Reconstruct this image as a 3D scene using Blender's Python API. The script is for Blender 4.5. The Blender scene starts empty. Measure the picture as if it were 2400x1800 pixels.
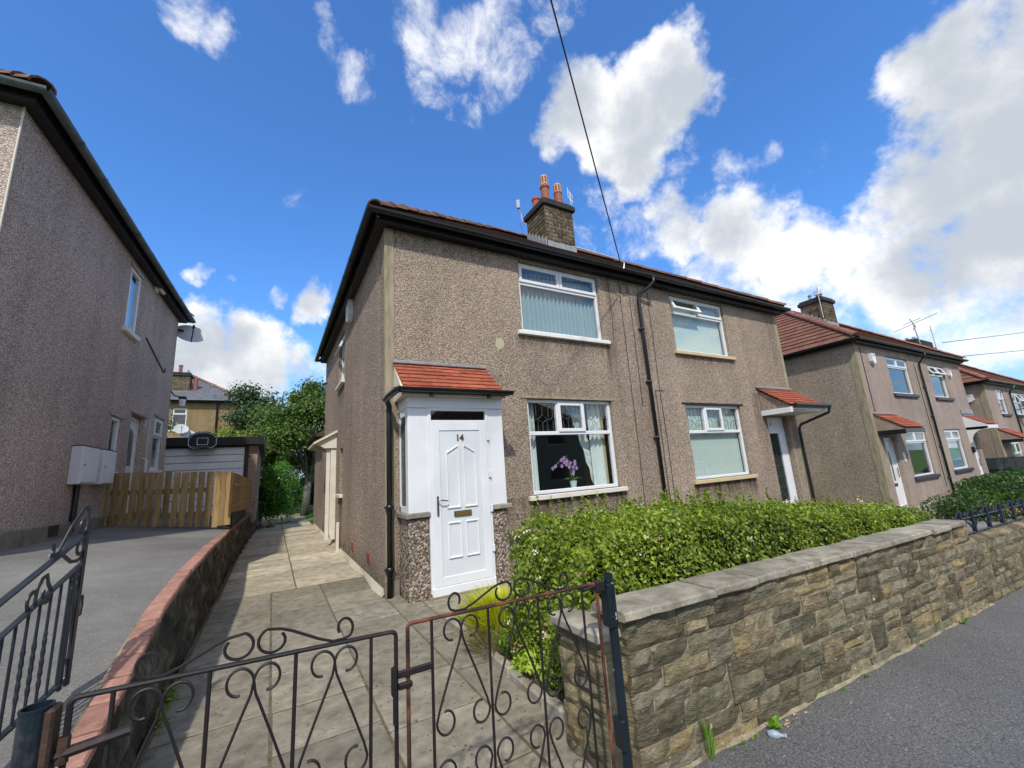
import bpy, math, random
import numpy as np
from mathutils import Matrix, Vector
random.seed(7); RNG = np.random.default_rng(7)
PI = math.pi
sc = bpy.context.scene
C = sc.collection
# ---------------------------------------------------------------- camera
CAM = dict(f=974.44, yaw=0.5258, pitch=0.2059, roll=-0.0674, loc=(-1.2928, -5.6828, 1.55))
def cam_axes(yaw, pitch, roll):
    f = Vector((math.sin(yaw)*math.cos(pitch), math.cos(yaw)*math.cos(pitch), math.sin(pitch)))
    r = Vector((math.cos(yaw), -math.sin(yaw), 0)); u = r.cross(f)
    c, s = math.cos(roll), math.sin(roll)
    return c*r+s*u, -s*r+c*u, f
cd = bpy.data.cameras.new('camera'); cam = bpy.data.objects.new('camera', cd); C.objects.link(cam)
r_, u_, f_ = cam_axes(CAM['yaw'], CAM['pitch'], CAM['roll'])
M = Matrix((( r_.x, u_.x, -f_.x, CAM['loc'][0]), (r_.y, u_.y, -f_.y, CAM['loc'][1]), (r_.z, u_.z, -f_.z, CAM['loc'][2]), (0,0,0,1)))
cam.matrix_world = M
cd.sensor_width = 36; cd.sensor_fit = 'HORIZONTAL'; cd.lens = CAM['f']/2400*36
cd.clip_start = 0.05; cd.clip_end = 2000
sc.camera = cam
def pixdir(px, py):
    d = f_*CAM['f'] + r_*(px-1200) - u_*(py-900)
    return d.normalized()
# ---------------------------------------------------------------- light
SUN = Vector((-0.44, -0.82, 1.0)).normalized()
EXPOSURE = 0.55
sc.view_settings.view_transform = 'Standard'; sc.view_settings.look = 'None'
sc.view_settings.gamma = 1; sc.view_settings.use_curve_mapping = False
sc.view_settings.exposure = EXPOSURE
sd = bpy.data.lights.new('sun', 'SUN'); sd.energy = 2.5; sd.angle = math.radians(1.6); sd.color = (1, .95, .87)
so = bpy.data.objects.new('sun', sd); C.objects.link(so); so.location = (0, 0, 30)
so.rotation_euler = SUN.to_track_quat('Z', 'Y').to_euler()
W = bpy.data.worlds.new('World'); sc.world = W; W.use_nodes = True
def build_world():
    nt = W.node_tree; N = nt.nodes; L = nt.links; N.clear()
    out = N.new('ShaderNodeOutputWorld'); bg = N.new('ShaderNodeBackground'); bg.inputs[1].default_value = 0.15
    L.new(bg.outputs[0], out.inputs[0])
    sky = N.new('ShaderNodeTexSky'); sky.sky_type = 'NISHITA'; sky.sun_disc = False
    sky.sun_elevation = math.asin(SUN.z); sky.sun_rotation = math.atan2(SUN.x, SUN.y)
    sky.air_density = 1.15; sky.dust_density = 0.25; sky.ozone_density = 2.6
    co = N.new('ShaderNodeTexCoord'); D = co.outputs['Generated']
    def mth(op, a, b=None, c=None, clamp=False):
        n = N.new('ShaderNodeMath'); n.operation = op; n.use_clamp = clamp
        for i, v in enumerate((a, b, c)):
            if v is None: continue
            if isinstance(v, (int, float)): n.inputs[i].default_value = v
            else: L.new(v, n.inputs[i])
        return n.outputs[0]
    def smooth(v, a, b):
        n = N.new('ShaderNodeMapRange'); n.interpolation_type = 'SMOOTHSTEP'; n.clamp = True
        L.new(v, n.inputs[0]); n.inputs[1].default_value = a; n.inputs[2].default_value = b
        n.inputs[3].default_value = 0; n.inputs[4].default_value = 1
        return n.outputs[0]
    sep = N.new('ShaderNodeSeparateXYZ'); L.new(D, sep.inputs[0])
    # cloud sheet coordinates: direction flattened on a plane overhead
    zc = mth('ADD', mth('MAXIMUM', sep.outputs[2], 0.0), 0.28)
    px = mth('DIVIDE', sep.outputs[0], zc); py = mth('DIVIDE', sep.outputs[1], zc)
    cmb = N.new('ShaderNodeCombineXYZ'); L.new(px, cmb.inputs[0]); L.new(py, cmb.inputs[1]); cmb.inputs[2].default_value = 3.7
    def noise(scale, detail, rough, dist=0.0, vec=None, off=None):
        n = N.new('ShaderNodeTexNoise'); n.inputs['Scale'].default_value = scale; n.inputs['Detail'].default_value = detail
        n.inputs['Roughness'].default_value = rough; n.inputs['Distortion'].default_value = dist
        L.new(vec or cmb.outputs[0], n.inputs['Vector']); return n.outputs['Fac']
    # gentle domain warp for billowy edges
    wn = N.new('ShaderNodeTexNoise'); wn.inputs['Scale'].default_value = 4.5; wn.inputs['Detail'].default_value = 5
    wn.inputs['Roughness'].default_value = .6; L.new(D, wn.inputs['Vector'])
    ws = N.new('ShaderNodeVectorMath'); ws.operation = 'SUBTRACT'; L.new(wn.outputs['Color'], ws.inputs[0]); ws.inputs[1].default_value = (.5,.5,.5)
    wm = N.new('ShaderNodeVectorMath'); wm.operation = 'SCALE'; L.new(ws.outputs[0], wm.inputs[0]); wm.inputs['Scale'].default_value = .17
    wa = N.new('ShaderNodeVectorMath'); wa.operation = 'ADD'; L.new(D, wa.inputs[0]); L.new(wm.outputs[0], wa.inputs[1])
    WD = wa.outputs[0]
    # cloud masses: (pixel x, y, radius in pixels near the view centre, strength)
    def mass(blobs):
        tot = None
        for (x, y, r, s) in blobs:
            d = pixdir(x, y)
            d2 = pixdir(x+r*.7, y+r*.7)
            rad = max(.02, (d-d2).length)
            vd = N.new('ShaderNodeVectorMath'); vd.operation = 'DISTANCE'; L.new(WD, vd.inputs[0]); vd.inputs[1].default_value = d
            m = N.new('ShaderNodeMapRange'); m.interpolation_type = 'SMOOTHSTEP'
            L.new(vd.outputs['Value'], m.inputs[0]); m.inputs[1].default_value = rad*1.35; m.inputs[2].default_value = rad*.25
            m.inputs[3].default_value = 0; m.inputs[4].default_value = s
            tot = m.outputs[0] if tot is None else mth('MAXIMUM', tot, m.outputs[0])
        return tot
    dense = mass([(1590,120,90,.9),(1560,220,140,1),(1480,300,140,1),(1370,260,120,.95),(1300,330,80,.75),(1500,390,90,.8),
                  (1610,90,60,.8),
                  (2330,120,200,1),(2420,300,230,1),(2250,250,140,.9),(2200,430,190,1),(2380,520,260,1),(2080,480,110,.9),(2010,540,90,.75),
                  (2150,640,220,1),(2000,650,160,.8),(1750,560,150,.85),(1600,520,120,.72),(1500,560,90,.7),(1850,600,150,.85),(2350,700,150,.75),
                  (470,840,130,1),(590,850,150,1),(420,900,150,1),(700,850,90,.9),(740,700,70,.75),(660,680,50,.7),(540,930,150,.9),(720,930,80,.9),
                  (455,640,50,.62),(520,650,35,.55)])
    thin = mass([(1000,60,110,.85),(1110,90,130,1),(1200,160,120,.85),(1040,200,90,.7),(1300,60,100,.7),(1180,20,100,.8),(830,170,100,.85),(770,110,80,.75),(760,60,70,.6),
                 (400,0,110,.9),(460,30,110,.95),(530,70,80,.85),(1100,260,80,.6),(1350,520,90,.6),(1480,520,110,.7),(1600,380,100,.55),(1700,420,110,.6),(1780,380,60,.6),
                 (1900,370,60,.65),(1430,480,90,.6),(1900,480,60,.5),(690,470,60,.3),(960,270,60,.5),(2150,780,220,1.0),(2350,800,180,.9),(1900,720,180,.9),(2300,650,200,.95),(1700,600,150,.8),(1450,480,110,.75),(1560,450,120,.7)])
    n1 = noise(2.6, 9, .6, .25); n2 = noise(5.0, 8, .6, .1, vec=D)
    nb = N.new('ShaderNodeTexNoise'); nb.inputs['Scale'].default_value = 8.5; nb.inputs['Detail'].default_value = 10; nb.inputs['Roughness'].default_value = .60
    L.new(D, nb.inputs['Vector']); bill = nb.outputs['Fac']
    dm = smooth(mth('ADD', dense, mth('MULTIPLY', mth('SUBTRACT', bill, .5), 1.9)), .36, .84)
    nt2 = N.new('ShaderNodeTexNoise'); nt2.inputs['Scale'].default_value = 8; nt2.inputs['Detail'].default_value = 10; nt2.inputs['Roughness'].default_value = .68; nt2.inputs['Distortion'].default_value = .3
    L.new(D, nt2.inputs['Vector'])
    tm = mth('MULTIPLY', smooth(mth('ADD', thin, mth('MULTIPLY', mth('SUBTRACT', nt2.outputs['Fac'], .5), 2.4)), .45, 1.25), .85)
    # elsewhere (behind and beside the camera) scattered clouds of the same kind
    fd = N.new('ShaderNodeVectorMath'); fd.operation = 'DOT_PRODUCT'; L.new(D, fd.inputs[0]); fd.inputs[1].default_value = f_
    away = smooth(fd.outputs['Value'], .50, .25)
    am = mth('MULTIPLY', mth('MULTIPLY', smooth(n1, .40, .56), away), .95)
    mask = mth('MAXIMUM', mth('MAXIMUM', dm, tm), am)
    # horizon haze / veil of cloud low down
    # cloud brightness: bright rims, greyer cores and bases
    core = smooth(mth('ADD', dense, mth('MULTIPLY', mth('SUBTRACT', n2, .5), 2.2)), .36, 1.25)
    mixc = N.new('ShaderNodeMix'); mixc.data_type = 'RGBA'
    L.new(core, mixc.inputs['Factor']); mixc.inputs['A'].default_value = (5.4, 5.35, 5.3, 1); mixc.inputs['B'].default_value = (2.7, 2.95, 3.3, 1)
    sk = N.new('ShaderNodeMix'); sk.data_type = 'RGBA'; sk.blend_type = 'MULTIPLY'; sk.inputs['Factor'].default_value = 1
    L.new(sky.outputs[0], sk.inputs['A']); sk.inputs['B'].default_value = (.42, .735, 1.10, 1)
    hz = mth('MULTIPLY', smooth(sep.outputs[2], .30, .0), .8)
    hm = N.new('ShaderNodeMix'); hm.data_type = 'RGBA'; L.new(hz, hm.inputs['Factor']); L.new(sk.outputs['Result'], hm.inputs['A']); hm.inputs['B'].default_value = (2.1, 3.1, 4.3, 1)
    mx = N.new('ShaderNodeMix'); mx.data_type = 'RGBA'; L.new(mask, mx.inputs['Factor'])
    L.new(hm.outputs['Result'], mx.inputs['A']); L.new(mixc.outputs['Result'], mx.inputs['B'])
    L.new(mx.outputs['Result'], bg.inputs[0])
build_world()
# ---------------------------------------------------------------- materials
MATS = {}
def _new(name):
    m = bpy.data.materials.new(name); m.use_nodes = True
    nt = m.node_tree; return m, nt, nt.nodes, nt.links, nt.nodes['Principled BSDF']
def ramp(N, stops, interp='LINEAR'):
    r = N.new('ShaderNodeValToRGB'); r.color_ramp.interpolation = interp
    e = r.color_ramp.elements
    while len(e) > 1: e.remove(e[-1])
    e[0].position = stops[0][0]; e[0].color = (*stops[0][1], 1)
    for p, c in stops[1:]:
        x = e.new(p); x.color = (*c, 1)
    return r
def mk(name, stops, scale=8, detail=6, rough=.8, bump=0, bscale=40, rand=0, spec=.3, metal=0, stretch=None, hue=0, speck=None, distort=0, bdist=.01, sheen=0, randstops=None, stain=0, stscale=.8):
    """noise-driven colour; rand = brightness spread per object; speck = (colour, scale, threshold)"""
    if name in MATS: return MATS[name]
    m, nt, N, L, B = _new(name)
    tc = N.new('ShaderNodeTexCoord'); vec = tc.outputs['Object']
    oi = N.new('ShaderNodeObjectInfo')
    add = N.new('ShaderNodeVectorMath'); add.operation = 'ADD'; L.new(vec, add.inputs[0])
    if rand or randstops:
        mlt = N.new('ShaderNodeMath'); mlt.operation = 'MULTIPLY'; L.new(oi.outputs['Random'], mlt.inputs[0]); mlt.inputs[1].default_value = 37.0
        L.new(mlt.outputs[0], add.inputs[1])
    vec = add.outputs[0]
    if stretch:
        mp = N.new('ShaderNodeMapping'); mp.inputs['Scale'].default_value = stretch; L.new(vec, mp.inputs[0]); svec = mp.outputs[0]
    else: svec = vec
    nz = N.new('ShaderNodeTexNoise'); nz.inputs['Scale'].default_value = scale; nz.inputs['Detail'].default_value = detail; nz.inputs['Roughness'].default_value = .62
    nz.inputs['Distortion'].default_value = distort; L.new(svec, nz.inputs['Vector'])
    r = ramp(N, stops); L.new(nz.outputs['Fac'], r.inputs[0]); col = r.outputs[0]
    if randstops:
        rr = ramp(N, randstops, 'CONSTANT'); L.new(oi.outputs['Random'], rr.inputs[0])
        mm = N.new('ShaderNodeMix'); mm.data_type = 'RGBA'; mm.blend_type = 'MULTIPLY'; mm.inputs['Factor'].default_value = 1
        L.new(col, mm.inputs['A']); L.new(rr.outputs[0], mm.inputs['B']); col = mm.outputs['Result']
    if rand:
        mr = N.new('ShaderNodeMapRange'); L.new(oi.outputs['Random'], mr.inputs[0]); mr.inputs[3].default_value = 1-rand; mr.inputs[4].default_value = 1+rand
        hs = N.new('ShaderNodeHueSaturation'); L.new(col, hs.inputs['Color']); L.new(mr.outputs[0], hs.inputs['Value'])
        col = hs.outputs[0]
    if stain:
        sn = N.new('ShaderNodeTexNoise'); sn.inputs['Scale'].default_value = stscale; sn.inputs['Detail'].default_value = 7; sn.inputs['Roughness'].default_value = .6; L.new(vec, sn.inputs['Vector'])
        smr = N.new('ShaderNodeMapRange'); L.new(sn.outputs['Fac'], smr.inputs[0]); smr.inputs[1].default_value = .3; smr.inputs[2].default_value = .7
        smr.inputs[3].default_value = 1-stain; smr.inputs[4].default_value = 1+stain
        hs2 = N.new('ShaderNodeHueSaturation'); L.new(col, hs2.inputs['Color']); L.new(smr.outputs[0], hs2.inputs['Value']); col = hs2.outputs[0]
    if speck:
        vz = N.new('ShaderNodeTexNoise'); vz.inputs['Scale'].default_value = speck[1]; vz.inputs['Detail'].default_value = 2; L.new(vec, vz.inputs['Vector'])
        sr = N.new('ShaderNodeMapRange'); L.new(vz.outputs['Fac'], sr.inputs[0]); sr.inputs[1].default_value = speck[2]; sr.inputs[2].default_value = speck[2]+.04
        mm = N.new('ShaderNodeMix'); mm.data_type = 'RGBA'; L.new(sr.outputs[0], mm.inputs['Factor']); L.new(col, mm.inputs['A']); mm.inputs['B'].default_value = (*speck[0], 1)
        col = mm.outputs['Result']
    L.new(col, B.inputs['Base Color'])
    B.inputs['Roughness'].default_value = rough; B.inputs['Metallic'].default_value = metal
    B.inputs['Specular IOR Level'].default_value = spec
    if bump:
        bn = N.new('ShaderNodeTexNoise'); bn.inputs['Scale'].default_value = bscale; bn.inputs['Detail'].default_value = 6; bn.inputs['Roughness'].default_value = .65; L.new(svec, bn.inputs['Vector'])
        bp = N.new('ShaderNodeBump'); bp.inputs['Strength'].default_value = bump; bp.inputs['Distance'].default_value = bdist
        L.new(bn.outputs['Fac'], bp.inputs['Height']); L.new(bp.outputs[0], B.inputs['Normal'])
    MATS[name] = m; return m
def pebble(name, dark, mid, light, scale=34, tint=(1,1,1), bump=.9):
    if name in MATS: return MATS[name]
    m, nt, N, L, B = _new(name)
    tc = N.new('ShaderNodeTexCoord')
    nz = N.new('ShaderNodeTexNoise'); nz.inputs['Scale'].default_value = scale*1.4; nz.inputs['Detail'].default_value = 1.5; nz.inputs['Roughness'].default_value = .7; L.new(tc.outputs['Object'], nz.inputs['Vector'])
    v = N.new('ShaderNodeTexVoronoi'); v.inputs['Scale'].default_value = scale*1.7; L.new(tc.outputs['Object'], v.inputs['Vector'])
    sp = N.new('ShaderNodeSeparateColor'); L.new(v.outputs['Color'], sp.inputs[0])
    a = N.new('ShaderNodeMath'); a.operation = 'MULTIPLY_ADD'; L.new(sp.outputs[0], a.inputs[0]); a.inputs[1].default_value = .62
    b = N.new('ShaderNodeMath'); b.operation = 'MULTIPLY'; L.new(nz.outputs['Fac'], b.inputs[0]); b.inputs[1].default_value = .45; L.new(b.outputs[0], a.inputs[2])
    r = ramp(N, [(.12, dark), (.34, tuple((x+y)/2 for x, y in zip(dark, mid))), (.55, mid), (.74, tuple((x+y)/2 for x, y in zip(light, mid))), (.90, light)])
    L.new(a.outputs[0], r.inputs[0])
    # crevices between the stones are dark mortar
    dr = N.new('ShaderNodeMapRange'); L.new(v.outputs['Distance'], dr.inputs[0]); dr.inputs[1].default_value = .35; dr.inputs[2].default_value = .75; dr.inputs[3].default_value = 1.08; dr.inputs[4].default_value = .72
    big = N.new('ShaderNodeTexNoise'); big.inputs['Scale'].default_value = .55; big.inputs['Detail'].default_value = 8; big.inputs['Roughness'].default_value = .6; L.new(tc.outputs['Object'], big.inputs['Vector'])
    br = N.new('ShaderNodeMapRange'); L.new(big.outputs['Fac'], br.inputs[0]); br.inputs[1].default_value = .3; br.inputs[2].default_value = .7; br.inputs[3].default_value = .82; br.inputs[4].default_value = 1.14
    mp = N.new('ShaderNodeMapping'); mp.inputs['Scale'].default_value = (2.2, 2.2, .28); L.new(tc.outputs['Object'], mp.inputs[0])
    st = N.new('ShaderNodeTexNoise'); st.inputs['Scale'].default_value = 1; st.inputs['Detail'].default_value = 5; L.new(mp.outputs[0], st.inputs['Vector'])
    sr = N.new('ShaderNodeMapRange'); L.new(st.outputs['Fac'], sr.inputs[0]); sr.inputs[1].default_value = .33; sr.inputs[2].default_value = .60; sr.inputs[3].default_value = .90; sr.inputs[4].default_value = 1.04
    m1 = N.new('ShaderNodeMath'); m1.operation = 'MULTIPLY'; L.new(dr.outputs[0], m1.inputs[0]); L.new(br.outputs[0], m1.inputs[1])
    m2 = N.new('ShaderNodeMath'); m2.operation = 'MULTIPLY'; L.new(m1.outputs[0], m2.inputs[0]); L.new(sr.outputs[0], m2.inputs[1])
    hs = N.new('ShaderNodeHueSaturation'); L.new(r.outputs[0], hs.inputs['Color']); L.new(m2.outputs[0], hs.inputs['Value'])
    mm = N.new('ShaderNodeMix'); mm.data_type = 'RGBA'; mm.blend_type = 'MULTIPLY'; mm.inputs['Factor'].default_value = 1; L.new(hs.outputs[0], mm.inputs['A']); mm.inputs['B'].default_value = (*tint, 1)
    L.new(mm.outputs['Result'], B.inputs['Base Color']); B.inputs['Roughness'].default_value = .9; B.inputs['Specular IOR Level'].default_value = .15
    iv = N.new('ShaderNodeMath'); iv.operation = 'SUBTRACT'; iv.inputs[0].default_value = 1; L.new(v.outputs['Distance'], iv.inputs[1])
    bp = N.new('ShaderNodeBump'); bp.inputs['Strength'].default_value = bump; bp.inputs['Distance'].default_value = .012
    L.new(iv.outputs[0], bp.inputs['Height']); L.new(bp.outputs[0], B.inputs['Normal'])
    MATS[name] = m; return m
def stained(name, src, marks, ground=None):
    """copy of a wall material with rain stains: marks = (x0, x1, top, length, strength) in wall coordinates"""
    m = src.copy(); m.name = name; nt = m.node_tree; N, L = nt.nodes, nt.links; B = N['Principled BSDF']
    src_sock = B.inputs['Base Color'].links[0].from_socket
    tc = N.new('ShaderNodeTexCoord'); sp = N.new('ShaderNodeSeparateXYZ'); L.new(tc.outputs['Object'], sp.inputs[0])
    def mth(op, a, b=None):
        n = N.new('ShaderNodeMath'); n.operation = op
        for i, v in enumerate((a, b)):
            if isinstance(v, (int, float)): n.inputs[i].default_value = v
            elif v is not None: L.new(v, n.inputs[i])
        return n.outputs[0]
    def sm(v, a, b):
        n = N.new('ShaderNodeMapRange'); n.interpolation_type = 'SMOOTHSTEP'; L.new(v, n.inputs[0]); n.inputs[1].default_value = a; n.inputs[2].default_value = b; return n.outputs[0]
    mp = N.new('ShaderNodeMapping'); mp.inputs['Scale'].default_value = (9, 9, .9); L.new(tc.outputs['Object'], mp.inputs[0])
    nz = N.new('ShaderNodeTexNoise'); nz.inputs['Scale'].default_value = 1; nz.inputs['Detail'].default_value = 7; nz.inputs['Roughness'].default_value = .65; L.new(mp.outputs[0], nz.inputs['Vector'])
    nf = sm(nz.outputs['Fac'], .34, .66); tot = None
    for x0, x1, zt, ln, st in marks:
        a = mth('MULTIPLY', sm(sp.outputs[0], x0-.06, x0+.05), sm(sp.outputs[0], x1+.06, x1-.05))
        b = mth('MULTIPLY', sm(sp.outputs[2], zt-ln, zt), mth('LESS_THAN', sp.outputs[2], zt))
        q = mth('MULTIPLY', mth('MULTIPLY', a, b), mth('MULTIPLY', mth('ADD', nf, .25), st*1.25)); tot = q if tot is None else mth('MAXIMUM', tot, q)
    if ground:
        q = mth('MULTIPLY', sm(sp.outputs[2], ground[1], ground[0]), mth('MULTIPLY', mth('ADD', nf, .35), ground[2])); tot = mth('MAXIMUM', tot, q)
    mx = N.new('ShaderNodeMix'); mx.data_type = 'RGBA'; mx.blend_type = 'MULTIPLY'; L.new(tot, mx.inputs['Factor']); L.new(src_sock, mx.inputs['A']); mx.inputs['B'].default_value = (.20,.19,.15,1)
    L.new(mx.outputs['Result'], B.inputs['Base Color']); return m
def leafmat(name, c1, c2, c3, rough=.45, trans=.35, patch=.6):
    if name in MATS: return MATS[name]
    m, nt, N, L, B = _new(name)
    g = N.new('ShaderNodeNewGeometry'); tc = N.new('ShaderNodeTexCoord')
    nz = N.new('ShaderNodeTexNoise'); nz.inputs['Scale'].default_value = 1.6; nz.inputs['Detail'].default_value = 4; L.new(tc.outputs['Object'], nz.inputs['Vector'])
    a = N.new('ShaderNodeMath'); a.operation = 'MULTIPLY_ADD'; L.new(nz.outputs['Fac'], a.inputs[0]); a.inputs[1].default_value = patch
    b = N.new('ShaderNodeMath'); b.operation = 'MULTIPLY_ADD'; L.new(g.outputs['Random Per Island'], b.inputs[0]); b.inputs[1].default_value = .75; b.inputs[2].default_value = -.18
    L.new(b.outputs[0], a.inputs[2])
    r = ramp(N, [(.1, c1), (.5, c2), (.95, c3)]); L.new(a.outputs[0], r.inputs[0])
    L.new(r.outputs[0], B.inputs['Base Color']); B.inputs['Roughness'].default_value = rough; B.inputs['Specular IOR Level'].default_value = .4
    tr = N.new('ShaderNodeBsdfTranslucent'); hs = N.new('ShaderNodeHueSaturation'); L.new(r.outputs[0], hs.inputs['Color']); hs.inputs['Value'].default_value = 1.3; hs.inputs['Saturation'].default_value = 1.1
    L.new(hs.outputs[0], tr.inputs[0])
    ms = N.new('ShaderNodeMixShader'); ms.inputs[0].default_value = trans
    L.new(B.outputs[0], ms.inputs[1]); L.new(tr.outputs[0], ms.inputs[2])
    L.new(ms.outputs[0], N['Material Output'].inputs[0])
    MATS[name] = m; return m
def glassmat(name, tint=(.85,.93,.92), refl=1.0):
    if name in MATS: return MATS[name]
    m, nt, N, L, B = _new(name); N.remove(B)
    t = N.new('ShaderNodeBsdfTransparent'); t.inputs[0].default_value = (*tint, 1)
    g = N.new('ShaderNodeBsdfGlossy'); g.inputs['Roughness'].default_value = .015; g.inputs[0].default_value = (.95,.97,1,1)
    ge = N.new('ShaderNodeNewGeometry'); dt = N.new('ShaderNodeVectorMath'); dt.operation = 'DOT_PRODUCT'; L.new(ge.outputs['Incoming'], dt.inputs[0]); L.new(ge.outputs['Normal'], dt.inputs[1])
    def mm_(op, x, y):
        n = N.new('ShaderNodeMath'); n.operation = op
        for i, v in enumerate((x, y)):
            if isinstance(v, (int, float)): n.inputs[i].default_value = v
            elif v is not None: L.new(v, n.inputs[i])
        return n.outputs[0]
    c1 = mm_('SUBTRACT', 1.0, mm_('ABSOLUTE', dt.outputs['Value'], None)); sch = mm_('POWER', c1, 5.0)
    a = N.new('ShaderNodeMath'); a.operation = 'MULTIPLY_ADD'; a.use_clamp = True; L.new(sch, a.inputs[0]); a.inputs[1].default_value = .9*refl; a.inputs[2].default_value = .05*refl
    ms = N.new('ShaderNodeMixShader'); L.new(a.outputs[0], ms.inputs[0]); L.new(t.outputs[0], ms.inputs[1]); L.new(g.outputs[0], ms.inputs[2])
    L.new(ms.outputs[0], N['Material Output'].inputs[0])
    MATS[name] = m; return m
def flat(name, c, rough=.5, spec=.4, metal=0, var=.06, scale=6, bump=0, bscale=60):
    return mk(name, [(.3, tuple(x*(1-var) for x in c)), (.7, tuple(min(1, x*(1+var)) for x in c))], scale=scale, rough=rough, spec=spec, metal=metal, bump=bump, bscale=bscale)
PEB = pebble('pebbledash', (.155,.108,.078), (.35,.268,.203), (.62,.53,.43), scale=45)
PEBP = pebble('pebbledash_pink', (.25,.185,.155), (.41,.32,.275), (.56,.475,.42), scale=48)
PEBL = pebble('pebbledash_shade_lift', (.27,.205,.165), (.50,.40,.34), (.78,.67,.59), scale=42)  # same pebbledash, base lightened against the shade on the left house
PEBD = pebble('pebbledash_coarse', (.05,.038,.028), (.21,.16,.12), (.58,.50,.42), scale=27, bump=1)
PEBO = pebble('pebbledash_ochre', (.15,.10,.05), (.30,.215,.11), (.42,.32,.20))
RENDER = mk('cement_render', [(.3,(.20,.165,.10)), (.55,(.31,.265,.18)), (.75,(.38,.33,.24))], scale=5, stretch=(3,3,.6), rough=.9, bump=.3, bscale=50)
UPVC = mk('white_upvc', [(.3,(.66,.675,.69)), (.6,(.735,.745,.755))], scale=2.2, detail=8, rough=.3, spec=.5)
DOORP = mk('door_panel_upvc', [(.3,(.60,.63,.65)), (.6,(.66,.685,.70))], scale=2, detail=8, rough=.3, spec=.5)
CREAM = mk('cream_paint', [(.3,(.60,.55,.45)), (.7,(.70,.66,.57))], scale=4, rough=.6, bump=.1, bscale=20)
BUFF = mk('buff_paint', [(.3,(.50,.39,.23)), (.7,(.58,.46,.29))], scale=4, rough=.6)
WHITEP = mk('white_sill_paint', [(.3,(.66,.64,.60)), (.7,(.76,.75,.71))], scale=5, rough=.6, bump=.1)
BLACKP = flat('black_pvc', (.012,.013,.016), rough=.32, spec=.5, var=.2)
GUTG = mk('weathered_gutter', [(.3,(.06,.08,.085)), (.7,(.14,.17,.17))], scale=5, rough=.55)
FASCIA = flat('dark_fascia', (.012,.011,.012), rough=.5, var=.2)
SOFFIT = flat('dark_soffit', (.02,.018,.018), rough=.8, var=.3)
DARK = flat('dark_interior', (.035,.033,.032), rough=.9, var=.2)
ROOM = flat('room_wall', (.22,.20,.17), rough=.9)
PURPLE = flat('dark_purple_sill', (.045,.035,.05), rough=.5, var=.1)
GLASS = glassmat('window_glass', (.93,.965,.96)); GLASSD = glassmat('dull_glass', (.62,.68,.66), 1.1)
LEADCAME = flat('lead_came', (.10,.10,.10), rough=.5, metal=.3)
BLIND_T = mk('teal_blind_fabric', [(.3,(.19,.30,.37)), (.7,(.25,.37,.44))], scale=30, rough=.9)
BLIND_W = mk('pale_blind_fabric', [(.3,(.50,.56,.52)), (.7,(.58,.63,.59))], scale=30, rough=.9)
NETC = mk('net_curtain', [(.3,(.60,.64,.62)), (.7,(.75,.78,.76))], scale=20, rough=.95)
REDT = mk('red_clay_tile', [(.3,(.24,.065,.035)), (.6,(.36,.105,.06)), (.8,(.40,.15,.09))], scale=9, rough=.8, bump=.3, bscale=60, rand=.22, spec=.2)
ROOFT = mk('brown_roof_tile', [(.3,(.055,.033,.027)), (.55,(.10,.055,.042)), (.8,(.16,.095,.07))], scale=4, rough=.85, bump=.4, bscale=50, rand=.15, stain=.2, spec=.2)
ROOFR = mk('red_roof_tile', [(.3,(.14,.065,.045)), (.55,(.205,.095,.065)), (.8,(.26,.135,.095))], scale=4, rough=.85, bump=.4, bscale=50, rand=.08, stain=.15, spec=.2)
RIDGE = mk('ridge_tile_clay', [(.3,(.10,.06,.048)), (.6,(.18,.095,.065)), (.85,(.26,.20,.15))], scale=6, rough=.85, bump=.4, bscale=40, rand=.3, spec=.2)
RIDGER = mk('ridge_tile_red', [(.3,(.20,.085,.06)), (.7,(.29,.135,.10))], scale=6, rough=.8, bump=.3, bscale=40, rand=.15, spec=.2)
SLATE = mk('grey_slate', [(.3,(.10,.105,.12)), (.7,(.17,.175,.19))], scale=3, rough=.6, bump=.3, bscale=20, rand=.06)
STACKB = mk('stack_stone', [(.3,(.06,.045,.028)), (.6,(.125,.095,.06)), (.8,(.24,.19,.12))], scale=7, rough=.9, bump=.5, bscale=45, rand=.42)
STACKM = mk('pale_mortar', [(.3,(.40,.36,.27)), (.7,(.52,.48,.38))], scale=9, rough=.95, bump=.3)
SOOT = mk('sooty_stone', [(.3,(.02,.021,.02)), (.6,(.035,.037,.034)), (.8,(.075,.085,.06))], scale=8, rough=.9, bump=.4, bscale=30)
LEADF = mk('lead_flashing', [(.3,(.20,.21,.22)), (.7,(.36,.37,.37))], scale=9, rough=.5, metal=.2)
TERRA = mk('terracotta_pot', [(.3,(.27,.085,.055)), (.7,(.36,.125,.08))], scale=5, rough=.7, rand=.1)
TERRAL = mk('pale_terracotta', [(.3,(.50,.26,.16)), (.7,(.60,.36,.25))], scale=5, rough=.7)
ALU = flat('aluminium', (.55,.56,.58), rough=.35, metal=.6, var=.05)
IRON = mk('rusty_iron', [(.35,(.010,.009,.011)), (.60,(.016,.012,.013)), (.70,(.07,.028,.018)), (.82,(.16,.055,.028))], scale=5, detail=8, rough=.55, bump=.35, bscale=120, spec=.4, bdist=.002)
IRONR = mk('rusted_rail', [(.35,(.016,.012,.013)), (.50,(.06,.026,.018)), (.62,(.17,.06,.03)), (.8,(.28,.12,.07))], scale=6, detail=9, rough=.7, bump=.35, bscale=120, bdist=.002)
IRONB = mk('blue_black_iron', [(.3,(.010,.014,.022)), (.7,(.02,.027,.038))], scale=7, rough=.4, spec=.5, bump=.2, bscale=90, bdist=.002)
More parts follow.
